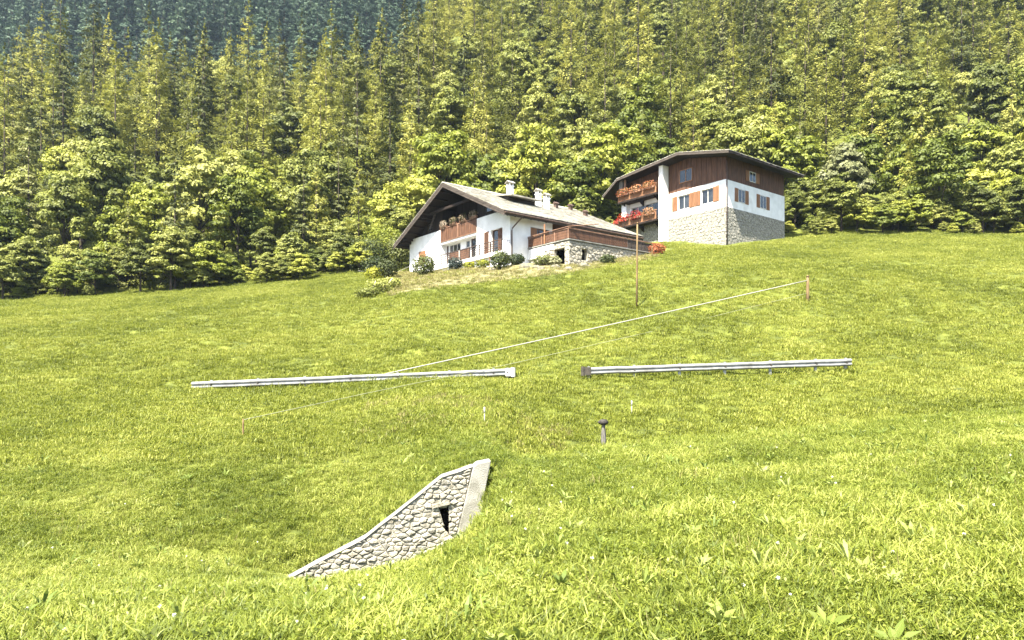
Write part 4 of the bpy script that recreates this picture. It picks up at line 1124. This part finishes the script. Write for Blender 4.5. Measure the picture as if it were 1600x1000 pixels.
# rocks on the bank
rr = random.Random(8)
for k, (px, Y) in enumerate(((838, 54.0), (868, 53.6), (912, 54.3), (845, 53.2), (820, 54.6), (770, 55.6), (888, 53.0))):
    x = (px-800)/F*Y; s_ = rr.uniform(0.22, 0.42)
    V = []; n = 7; mb = MB()
    for i, (q, z) in enumerate(((0.9,-0.4),(1.0,0.1),(0.75,0.55),(0.3,0.75))):
        for j in range(n):
            a = 6.283*j/n; d = q*rr.uniform(0.8,1.15); V.append((s_*d*math.cos(a)*1.3, s_*d*math.sin(a), s_*z*rr.uniform(0.85,1.15)))
    Fc = [(i*n+j, i*n+(j+1) % n, (i+1)*n+(j+1) % n, (i+1)*n+j) for i in range(3) for j in range(n)] + [tuple(range(3*n, 4*n))]
    o = mb.add(V, Fc).build('rock', M['rock_bank'], None, False, (x, Y, gz(x, Y)))
    tag(o, f"pale rock on the bank below the chalet, {['third', 'fifth', 'rightmost', 'fourth', 'second', 'leftmost', 'sixth'][k]} from the left" if k not in (2, 5) else f"{'rightmost' if k == 2 else 'leftmost'} pale rock on the bank below the chalet", 'rock', 'pale rocks on the bank')

# ------------------------------------------------------------------ forest
def in_house(x, y, pad=0.0):
    c, s = math.cos(TH), math.sin(TH)
    dx, dy = x - CX, y - CY; a = dx*c - dy*s; b = dx*s + dy*c
    if -18.5-pad < a < 6.0+pad and -2.5-pad < b < 16.5+pad: return True
    dx, dy = x - C2.x, y - C2.y; a = dx*c - dy*s; b = dx*s + dy*c
    return -3.5-pad < a < 15.5+pad and -3-pad < b < 12.5+pad
cand = []
rngf = np.random.default_rng(12)
def forest_edge(u):
    return float(np.interp(u, [-1.2, -0.7, -0.4, -0.215, -0.19, -0.14, -0.1, 0.0, 0.1, 0.16, 0.25, 0.4, 0.8, 1.2], [66, 70, 72, 74, 77, 80, 82, 84, 84, 86, 80, 76, 76, 76]))
y = 66.0
while y < 262:
    sp = 5.4 + (y - 66) * 0.016
    xm = 0.82 * y
    x = -xm
    while x < xm:
        px_ = x + rngf.uniform(-.45, .45)*sp; py_ = y + rngf.uniform(-.45, .45)*sp
        u = px_/py_
        if py_ > forest_edge(u) + rngf.uniform(0, 3) and not in_house(px_, py_, 1.6): cand.append((px_, py_, u))
        x += sp
    y += sp
trees = []
for (x, y, u) in cand:
    e = y - forest_edge(u)
    r_ = rngf.random()
    if e < 16:
        kind = 'broad' if r_ < 0.62 else 'olive' if r_ < 0.84 else 'silver' if r_ < 0.89 else 'larch'
        if u < -0.17: kind = 'larch' if r_ < 0.35 else 'olive' if r_ < 0.65 else 'spruce' if r_ < 0.8 else 'broad'
        s = rngf.uniform(0.72, 1.05) * (0.9 if e < 5 else 1.0)
    elif e < 42:
        kind = 'olive' if r_ < 0.42 else 'larch' if r_ < 0.72 else 'broad' if r_ < 0.88 else 'silver' if r_ < 0.92 else 'spruce'
        s = rngf.uniform(0.65, 1.0)
    else:
        kind = 'larch' if r_ < 0.58 else 'spruce' if r_ < 0.84 else 'olive'
        s = rngf.uniform(0.62, 1.05)
    if kind in ('larch', 'spruce') and e < 20: s *= 0.75
    trees.append((x, y, u, kind, s, e))
for (px_, Y_, s_) in ((664, 82, 0.85), (690, 86, 1.05), (722, 88, 1.2), (752, 90, 1.0), (790, 90, 1.1), (835, 88, 1.0), (872, 87, 1.05), (905, 86, 0.95), (935, 88, 1.0), (968, 93, 1.05)):
    u_ = (px_ - 800) / F
    trees.append((u_ * Y_, Y_, u_, 'broad', s_, Y_ - forest_edge(u_)))
vis = sorted(range(len(trees)), key=lambda i: trees[i][1] / (1.0 if abs(trees[i][2]) < 0.74 else 0.3))
near = [i for i in vis if abs(trees[i][2]) < 0.74][:300]
KN = {'broad': ('broadleaf_tree', 'yellow-green broadleaf'), 'olive': ('broadleaf_tree', 'olive broadleaf'), 'silver': ('broadleaf_tree', 'pale silvery broadleaf'), 'larch': ('larch_tree', 'feathery olive larch'), 'spruce': ('spruce_tree', 'dark green spruce')}
def zone(u, e):
    side = 'left of the chalet' if u < -0.17 else 'behind the chalet roof' if u < 0.13 else 'behind the farmhouse' if u < 0.3 else 'right of the farmhouse'
    dep = 'at the forest edge' if e < 9 else 'in the lower forest' if e < 22 else 'higher up in the forest'
    return dep + ' ' + side
ORD = ['first', 'second', 'third', 'fourth', 'fifth', 'sixth', 'seventh', 'eighth', 'ninth', 'tenth', 'eleventh', 'twelfth', 'thirteenth', 'fourteenth', 'fifteenth', 'sixteenth', 'seventeenth', 'eighteenth', 'nineteenth', 'twentieth']
def ordinal(k): return ORD[k] if k < 20 else 'twenty-' + ORD[k-20] if k < 29 else f'{k+1}th'
count = {}
for i in sorted(near, key=lambda q: trees[q][2]):
    x, y, u, kind, s, e = trees[i]
    nm, lb = KN[kind]
    zl = zone(u, e); k = count.get((lb, zl), 0); count[(lb, zl)] = k + 1
    place_tree(kind, i, x, y, s, float(rngf.uniform(0, 6.28)), nm, f'{ordinal(k)} {lb} from the left {zl}', 'tree', 'trees ' + zl, sink=0.5)
ns_ = set(near)
rest = [t for i, t in enumerate(trees) if i not in ns_]
plist = [('broad',0),('broad',2),('olive',0),('olive',1),('silver',0),('larch',0),('larch',1),('larch',2),('larch',3),('spruce',0),('spruce',1),('spruce',2)]
for kd in ('broad', 'olive', 'silver', 'larch', 'spruce'):
    sub = [t for t in rest if t[3] == kd]
    if not sub: continue
    ids = [q[1] for q in plist if q[0] == kd]
    X = np.array([t[0] for t in sub]); Y = np.array([t[1] for t in sub]); S = np.array([t[4] for t in sub])
    n = len(sub)
    scatter('forest', np.stack([X, Y, ground(X, Y) - 0.4], 1), np.stack([np.zeros(n), np.zeros(n), rngf.uniform(0, 6.28, n)], 1), np.stack([S, S, S*rngf.uniform(0.9,1.15,n)], 1),
            rngf.integers(0, len(ids), n), [joined_proto(kd, q) for q in ids], label={'broad':'yellow-green broadleaf trees massed through the hillside forest','olive':'olive broadleaf trees massed through the hillside forest','silver':'silvery trees massed through the hillside forest','larch':'feathery larches massed on the upper hillside','spruce':'dark spruces massed on the upper hillside'}[kd], cat='forest')
# undergrowth along the forest edge
n = 420
U = rngf.uniform(-0.8, 0.8, n); Y = np.array([forest_edge(q) for q in U]) + rngf.uniform(-2.5, 7.0, n); X = U * Y
k = np.array([not in_house(a, b, 1.2) for a, b in zip(X, Y)]) & ((Y > 78) | (np.abs(U) > 0.17))
X, Y = X[k], Y[k]; n = len(X); S = 0.12 + 0.36 * rngf.random(n) ** 1.6
scatter('undergrowth', np.stack([X, Y, ground(X, Y) - 0.3], 1), np.stack([np.zeros(n), np.zeros(n), rngf.uniform(0, 6.28, n)], 1), np.stack([S*1.2, S*1.2, S], 1), rngf.integers(0, 4, n), [joined_proto('broad', 1), joined_proto('broad', 3), joined_proto('olive', 2), joined_proto('olive', 0)], label='leafy undergrowth along the foot of the forest', cat='undergrowth')
# wood on the far mountain flank
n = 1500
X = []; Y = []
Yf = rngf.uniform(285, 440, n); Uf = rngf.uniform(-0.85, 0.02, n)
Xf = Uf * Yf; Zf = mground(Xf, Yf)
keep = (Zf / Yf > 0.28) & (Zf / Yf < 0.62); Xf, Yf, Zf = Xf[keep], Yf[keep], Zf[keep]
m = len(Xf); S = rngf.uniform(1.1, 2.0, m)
scatter('far_forest', np.stack([Xf, Yf, Zf - 0.5], 1), np.stack([np.zeros(m), np.zeros(m), rngf.uniform(0, 6.28, m)], 1), np.stack([S, S, S], 1), rngf.integers(0, 2, m), [joined_proto('far_spruce', 0), joined_proto('far_spruce', 1)], label='haze-blue spruce wood on the far mountainside at the upper left', cat='forest')

# ------------------------------------------------------------------ grass
def tuft(seed, nb, hmin, hmax, wid, spread, mat, bend=0.5):
    rng = np.random.default_rng(seed); V = []; Fc = []
    for k in range(nb):
        a = rng.uniform(0, 6.28); r = spread * math.sqrt(rng.random()); bx, by = r*math.cos(rng.uniform(0,6.28)), r*math.sin(rng.uniform(0,6.28))
        h = rng.uniform(hmin, hmax); w = wid*rng.uniform(0.7,1.3); out = h*bend*rng.uniform(0.1,1.0)
        ca, sa = math.cos(a), math.sin(a); sx, sy = -sa*w/2, ca*w/2
        p1 = (bx+ca*out*0.3, by+sa*out*0.3, h*0.55); p2 = (bx+ca*out, by+sa*out, h*rng.uniform(0.82,1.0))
        n = len(V)
        V += [(bx-sx,by-sy,-0.03),(bx+sx,by+sy,-0.03),(p1[0]+sx*.9,p1[1]+sy*.9,p1[2]),(p1[0]-sx*.9,p1[1]-sy*.9,p1[2]),p2]
        Fc += [(n,n+1,n+2,n+3),(n+3,n+2,n+4)]
    return bpy.data.objects.new('tuft', mesh_data('tuft', V, Fc, mat))
near_t = [tuft(100+k, 60, 0.025, 0.09 if k < 5 else 0.15, 0.0085, 0.14, M['grass'], 1.5) for k in range(6)]
def leafy(seed, n, hmax, size, spread_, mat):
    rng = np.random.default_rng(seed)
    a = rng.uniform(0, 6.28, n); r = spread_ * np.sqrt(rng.random(n))
    P = np.stack([np.cos(a)*r, np.sin(a)*r, rng.uniform(0.012, hmax, n)], 1)
    v = quads(P, rng.normal(size=(n, 3))*0.55 + np.array([0, 0, 0.8]), rng.uniform(0.6, 1.4, n)*size, 0.5, rng)
    return bpy.data.objects.new('tuft', mesh_data('tuft', v, quad_faces(n), mat))
near_t = near_t + [leafy(180, 80, 0.07, 0.026, 0.15, M['grass']), leafy(181, 70, 0.08, 0.032, 0.15, M['grass'])]
far_t = [tuft(120+k, 60, 0.03, 0.12, 0.020, 0.30, M['grass_far'], 1.2) for k in range(5)]
dry_t = [tuft(140+k, 26, 0.08, 0.24, 0.02, 0.24, M['grass_dry'], 1.2) for k in range(4)]
def weed(seed, nl, L, w, mat, up):
    rng = np.random.default_rng(seed); V = []; Fc = []
    for k in range(nl):
        a = 6.28*k/nl + rng.uniform(-.4,.4); l = L*rng.uniform(.6,1.2); ca, sa = math.cos(a), math.sin(a); sx, sy = -sa*w, ca*w
        n = len(V); hgt = l*up*rng.uniform(.6,1.2)
        V += [(0,0,0.0),(ca*l*.5+sx,sa*l*.5+sy,hgt*.75),(ca*l,sa*l,hgt),(ca*l*.5-sx,sa*l*.5-sy,hgt*.75)]
        Fc += [(n,n+1,n+2,n+3)]
    return bpy.data.objects.new('weed', mesh_data('weed', V, Fc, mat))
weeds = [weed(160, 7, 0.13, 0.022, M['weed'], 0.9), weed(161, 9, 0.09, 0.018, M['weed'], 1.1), weed(162, 5, 0.16, 0.016, M['weed'], 1.4)]
def clover(seed):
    v = foliage_blob(26, 0.013, 0.013, 0.012, 0.012, seed, (0,0,0.11)); f = [tuple(q) for q in quad_faces(len(v)//4)]
    st = MB().tube([(0,0,0),(0.005,0,0.10)], 0.0018, 4); b = len(v)
    return bpy.data.objects.new('clover', mesh_data('clover', np.concatenate([v, np.array(st.v)]), f + [tuple(i+b for i in q) for q in st.f], [M['white_petal'], M['weed']], False, [0]*len(f) + [1]*len(st.f)))
clovers = [clover(170), clover(171)]
rngg = np.random.default_rng(33)
def wall_clear(X, Y):
    d = (X - WO.x) * wdir.x + (Y - WO.y) * wdir.y
    q = -(X - WO.x) * wdir.y + (Y - WO.y) * wdir.x       # depth behind the face
    return ~(((d > -4.6) & (d < 0.42) & (q > -0.22) & (q < 0.34)) | ((d > -0.3) & (d < 0.42) & (q > -0.45) & (q < 0.34)))
def spread(Ya, Yb, dens, pw, um=0.80):
    """points over the fan between two distances, density falling with distance"""
    n = int(sum(2*um*y*dens*(Ya/y)**pw for y in np.arange(Ya, Yb, 0.25))*0.25)
    yy = np.linspace(Ya, Yb, 4000); c = np.cumsum(yy * (Ya/yy)**pw); c /= c[-1]
    Y = np.interp(rngg.random(n), c, yy); X = rngg.uniform(-um, um, n) * Y
    return X, Y
def do_scatter(name, X, Y, smin, smax, protos, label, cat, tilt=0.18, sink=0.0, patch=None):
    k = wall_clear(X, Y) & np.array([not in_house(a, b, -1.2) if 52 < b < 95 else True for a, b in zip(X, Y)])
    X, Y = X[k], Y[k]; n = len(X)
    S = rngg.uniform(smin, smax, n)
    if patch: S = S * (1 + patch * vnoise(X, Y, 0.9) + 0.5 * patch * vnoise(X+9, Y+4, 2.7))
    scatter(name, np.stack([X, Y, ground(X, Y) - sink], 1), np.stack([rngg.normal(size=n)*tilt, rngg.normal(size=n)*tilt, rngg.uniform(0, 6.28, n)], 1), np.stack([S, S, S], 1), rngg.integers(0, len(protos), n), protos, label=label, cat=cat)
X, Y = spread(3.6, 24, 230, 0.6); k = (Y < 20.6) | (X/Y < 0.0); X, Y = X[k], Y[k]; do_scatter('meadow_grass', X, Y, 0.7, 1.35, near_t, 'bright yellow-green grass of the foreground meadow', 'grass', patch=0.25)
def on_bank(X, Y, jit):
    py = HOR - ground(X, Y)/Y*F; px = 800 + X/Y*F
    edge = np.interp(px, [600, 640, 700, 800, 900, 960, 1031], [466, 456, 448, 438, 426, 414, 404]) + jit
    return (py < edge) & (px > 606) & (px < 1031) & (Y > 46) & (Y < 72)
# bare dry earth of the bank, a sheet just above the terrain
bx = np.arange(-13.5, 13, 0.35); by = np.arange(45, 72, 0.35)
BX, BY = np.meshgrid(bx, by); BZ = ground(BX, BY) + 0.03
kk = on_bank(BX.ravel(), BY.ravel(), 2.0 * vnoise(BX.ravel(), BY.ravel(), 1.1)).reshape(BX.shape)
qf = grid_faces(*BX.shape); kf = kk.ravel()[qf].all(axis=1)
tag(link('bank', mesh_data('bank', np.stack([BX, BY, BZ], -1), qf[kf], M['bank_soil'], True)), kind='structure')
X, Y = spread(19, 76, 30, 0.45); k = ~on_bank(X, Y, rngg.normal(size=len(X))*2.5); X, Y = X[k], Y[k]; do_scatter('hillside_grass', X, Y, 0.6, 1.3, far_t, 'short green grass on the slope below the chalet', 'grass', patch=0.2)
stalks = [tuft(190+k, 7, 0.12, 0.26, 0.0045, 0.10, M['grass_dry'], 0.6) for k in range(3)]
X, Y = spread(4, 20, 5.0, 0.5); k = vnoise(X, Y, 0.5) + 0.5*vnoise(X, Y, 1.7) > 0.05; do_scatter('seed_stalks', X[k], Y[k], 0.7, 1.2, stalks, 'thin dry grass stalks standing in the foreground meadow', 'grass', 0.2)
n = 1500; Y = rngg.uniform(17.6, 20.4, n); X = rngg.uniform(-0.01, 0.8, n) * Y
do_scatter('crest_grass', X, Y, 1.2, 1.9, near_t[:6], 'taller bright grass along the near meadow crest', 'grass', 0.15)
X, Y = spread(4, 22, 3.2, 0.8); do_scatter('meadow_weeds', X, Y, 0.7, 1.3, weeds, 'broad-leaved weeds among the foreground grass', 'weeds', 0.3, -0.03)
X, Y = spread(4.2, 16, 0.8, 0.6, 0.78); do_scatter('clover_flowers', X, Y, 0.8, 1.3, clovers, 'small white clover heads dotted in the foreground grass', 'flowers', 0.2, 0)
# dry planted bank below the chalet
n = 7000
X = rngg.uniform(-13, 12.5, n); Y = rngg.uniform(47, 70, n)
k = on_bank(X, Y, rngg.normal(size=n)*2.5)
do_scatter('bank_plants', X[k], Y[k], 0.5, 1.2, dry_t + far_t[:1], 'dry yellowish ground cover on the bank below the chalet', 'ground cover', 0.25)
# long seeded grass drifts in the dip behind the near crest
n = 2600
px = rngg.uniform(560, 960, n); Y = rngg.uniform(19.5, 25, n); X = (px-800)/F*Y
k = vnoise(X, Y, 0.8) > -0.1
do_scatter('long_grass', X[k], Y[k], 0.5, 0.95, dry_t[:1] + far_t[:3], 'longer pale grass in the dip behind the near crest', 'grass', 0.3)

# ------------------------------------------------------------------ air
hz = MB().box(-900, 900, -60, 700, -12, 560).build('haze', None)
hz.data.materials.clear()
m, nt, out = _nt('air')
pv = N(nt, 'ShaderNodeVolumePrincipled'); pv.inputs['Density'].default_value = HAZE; pv.inputs['Color'].default_value = (0.62, 0.80, 1.0, 1); pv.inputs['Anisotropy'].default_value = 0.2
nt.links.new(pv.outputs[0], out.inputs['Volume'])
hz.data.materials.append(m)
tag(hz, 'pale bluish air between the camera and the far mountainside', 'haze', None, 'stuff')
